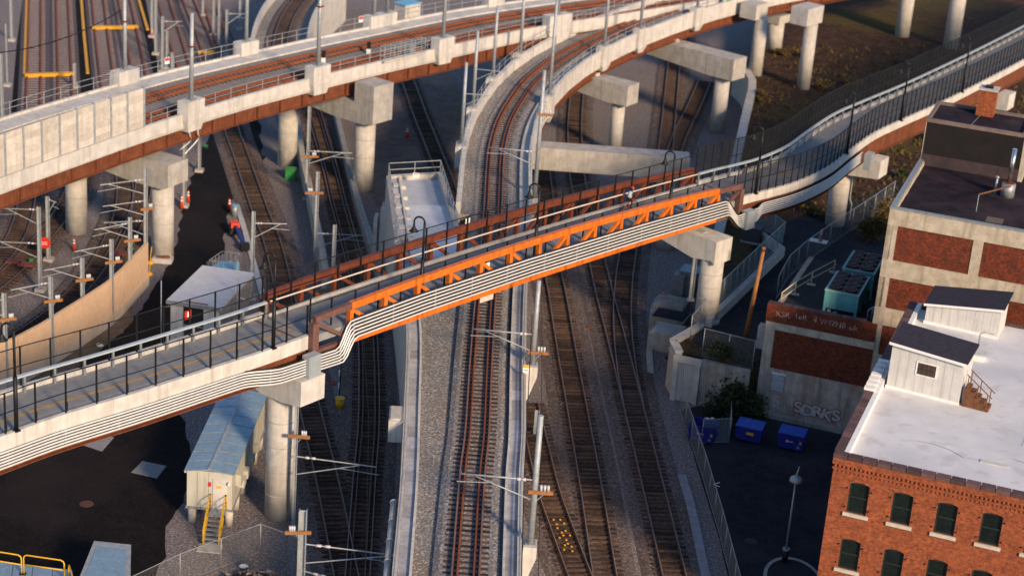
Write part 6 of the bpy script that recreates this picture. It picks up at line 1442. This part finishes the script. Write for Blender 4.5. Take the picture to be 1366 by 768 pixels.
c = P(1327,258,ZG-.45); o = thing('stub_vent', c, 'short round vent beside the steel flue', 'vent'); MB().cyl(c[:2], .09, c[2], c[2]+1.2, 8).build('pipe', galv, o); MB().cyl(c[:2], .14, c[2]+1.2, c[2]+1.35, 8).build('cap', galv, o)

# ---- graffiti wing
ZW = 9.0; fr4 = (WING, EX, EY); LW = float((CO-WING)@EX)+.35; DW = 15.0
WG = thing('graffiti_wing', np.append(WING, 0), 'low wing with red brick panel above a graffitied plaster base', 'building')
plas = mat('grubby_plaster', (.50,.44,.38), (.34,.285,.24), 1.3, .9, .2, 6, streak=(.16,.115,.09), c3=(.34,.24,.18), s3=.5)
FBX(fr4, 0, LW, 0, .4, 0, 3.9, 'base_wall', plas, WG)
FBX(fr4, .0, .75, .0, .4, 3.903, 7.6, 'pier', frame_m, WG); FBX(fr4, .75, LW, .07, .4, 3.903, 7.0, 'infill_panel', brick_rd, WG)
FBX(fr4, .751, LW, .0, .4, 7.003, 7.6, 'beam', frame_m, WG); FBX(fr4, -.04, LW, -.04, .42, 7.603, ZW, 'parapet', brick_rd, WG)
rr = random.Random(8)
pcm = fbox(MB(), ((0,0),EX,EY), .01, .24, -.06, .44, 0, .09).mesh('coping_brick', coping_m)
for k in range(30): piece('coping_brick', pcm, WG, fp(fr4,k*.243,0,ZW+.003))
FBX(fr4, 0, .4, .401, DW, 0, ZW-1.22, 'side_wall', plas, WG); FBX(fr4, .4, LW+.5, .401, DW, ZW-1.6, ZW-1.3, 'roof', mat('wing_roof', (.02,.024,.03), (.013,.016,.02), 1, .8, .3, 8), WG)
lv = FBX(fr4, 1.0, 2.0, -.05, -.001, 2.1, 3.5, 'louvre', galv_dull, WG)
for k in range(9): MB().hexa([fp(fr4,1.05,-.10,2.17+k*.145),fp(fr4,1.95,-.10,2.17+k*.145),fp(fr4,1.95,-.052,2.24+k*.145),fp(fr4,1.05,-.052,2.24+k*.145)], [fp(fr4,1.05,-.10,2.19+k*.145),fp(fr4,1.95,-.10,2.19+k*.145),fp(fr4,1.95,-.052,2.26+k*.145),fp(fr4,1.05,-.052,2.26+k*.145)]).build('slat', galv, lv)
FBX(fr4, .95, 2.05, -.08, -.001, 3.503, 3.6, 'louvre_head', white_p, WG)
# graffiti: bubble letters and scrawls, and pale lettering on the parapet
rr = random.Random(21)
for k, ch in enumerate('SDRKS'):
    for off, mm_, dy in ((.13, paint_pk, -.006), (.055, paint_gr, -.012)):
        me = text_mesh(ch, 1.5, mm_, 'graffiti', None, EX, extrude=.002, offset=off)
        r_ = (.22,-.12,.1,-.2,.15)[k]; me.transform(Matrix.Rotation(r_, 4, Vector((EX[1],-EX[0],0)))); me.transform(Matrix.Diagonal((.95,.95,.78,1))); piece('graffiti', me, WG, fp(fr4,3.3+k*.72,dy-.0015*k,1.1+(.08,-.06,.05,-.05,.04)[k]))
me = text_mesh('S', 1.3, paint_gr, 'graffiti', None, EX, extrude=.002); piece('graffiti', me, WG, fp(fr4,1.6,-.008,1.25)); me = text_mesh('~L', .8, paint_gr, 'graffiti', None, EX, extrude=.002); piece('graffiti', me, WG, fp(fr4,2.1,-.008,.8))
for body, x in (('KSR', 1.2), ('1eR', 2.55), ('4 VM2N8', 4.7), ('ok', 6.5)):
    me = text_mesh(body, .62, mat('chalk_letters', (.46,.36,.33), (.17,.05,.035), 5, .9, contrast=(.44,.56)), 'lettering', None, EX, extrude=.002); piece('lettering', me, WG, fp(fr4,x,-.047,8.35+.06*math.sin(x*3)))
FBX(fr4, -.55, -.04, .1, .9, 5.2, 7.0, 'meter_box', galv_dull, WG)
MB().tube([fp(fr4,-.25,.05,5.2), fp(fr4,-.25,.05,.1)], .05, 6).build('downpipe', black, WG)
# base kerb rubble
FBX(fr4, .2, LW, -.5, -.06, 0, .35, 'footing_ledge', conc_dirty, WG)
# chillers
def chiller(px, w_, d_, h_, label, z=ZW-1.3):
    A = P(*px, z); f = frame(A, EX); o = thing('chiller', A, label, 'chiller')
    FBX(f, 0, w_, 0, d_, z+.75, z+h_, 'casing', teal, o)
    for a in (0, w_-.18):
        for b in (0, d_*.5, d_-.18): FBX(f, a, a+.18, b, b+.18, z+.01, z+.75, 'leg', teal, o)
    FBX(f, .2, w_-.2, .15, d_-.2, z+.3, z+.745, 'coil', black, o); FBX(f, .35, .6, -.03, .14, z+.42, z+.62, 'valve', galv, o); FBX(f, .8, 1.1, -.03, .14, z+.45, z+.55, 'valve', galv, o)
    FBX(f, -.04, w_+.04, -.04, d_+.04, z+h_+.003, z+h_+.09, 'top_frame', mat('pale_teal', (.24,.46,.47), (.19,.38,.39), 2, .5), o)
    FBX(f, .12, w_-.12, .12, d_-.12, z+h_+.091, z+h_+.11, 'fan_deck', mat('fan_deck', (.20,.12,.085), (.10,.06,.045), 3, .8), o)
    for i in range(2):
        for j in range(4):
            c = fp(f, w_*(.27+.46*i), d_*(.15+.235*j), z+h_+.11); r_ = min(w_*.2, d_*.112)
            fn = MB().cyl(c[:2], r_, c[2], c[2]+.14, 18).build('fan_shroud', black, o)
            b = MB()
            for k in range(4): a = k*math.pi/4; b.beam(c+[math.cos(a)*r_*.95, math.sin(a)*r_*.95, .15], c-[math.cos(a)*r_*.95, math.sin(a)*r_*.95, -.15], .025, .02)
            b.build('fan_grille', rust, fn)
chiller((1096,421.5), 2.55, 4.4, 2.1, 'teal rooftop chiller nearer the lettered parapet'); chiller((1119,392), 2.5, 4.4, 2.1, 'teal rooftop chiller behind the other one, next to the shrub')
# cream guard rail on the wing roof
gr_ = thing('roof_guard_rail', fp(fr4,.7,.8,ZW-1.3), 'cream tubular guard rail on the wing roof', 'guard rail')
q0 = PP([(1041,408),(1060,393),(1082,380),(1112,364)], ZW-1.3); cr = mat('cream_paint', (.58,.5,.34), (.48,.41,.28), 3, .6)
for zz in (.55, 1.1): MB().tube([p+[0,0,zz] for p in q0], .045, 6).build('rail', cr, gr_)
for p in q0:
    MB().tube([p, p+[0,0,1.1]], .045, 6).build('post', cr, gr_); MB().box(p+[0,0,.05], (.7,.3,.1), EX).build('counterweight', concrete, gr_)
o = thing('roof_pipe', fp(fr4,LW-1.2,2.2,ZW-1.3), 'pair of blue grey bent pipes beside the chiller', 'pipe')
for dx in (0,.25): p = fp(fr4,LW-1.0+dx,1.8+dx,ZW-1.3); MB().tube([p, p+[0,0,1.6], p+ex3*.3+[0,0,1.9], p+ex3*.9+[0,0,1.9]], .05, 6).build('pipe_run', steel_roof, o)
# keep the meters of yellow bollard lines: none
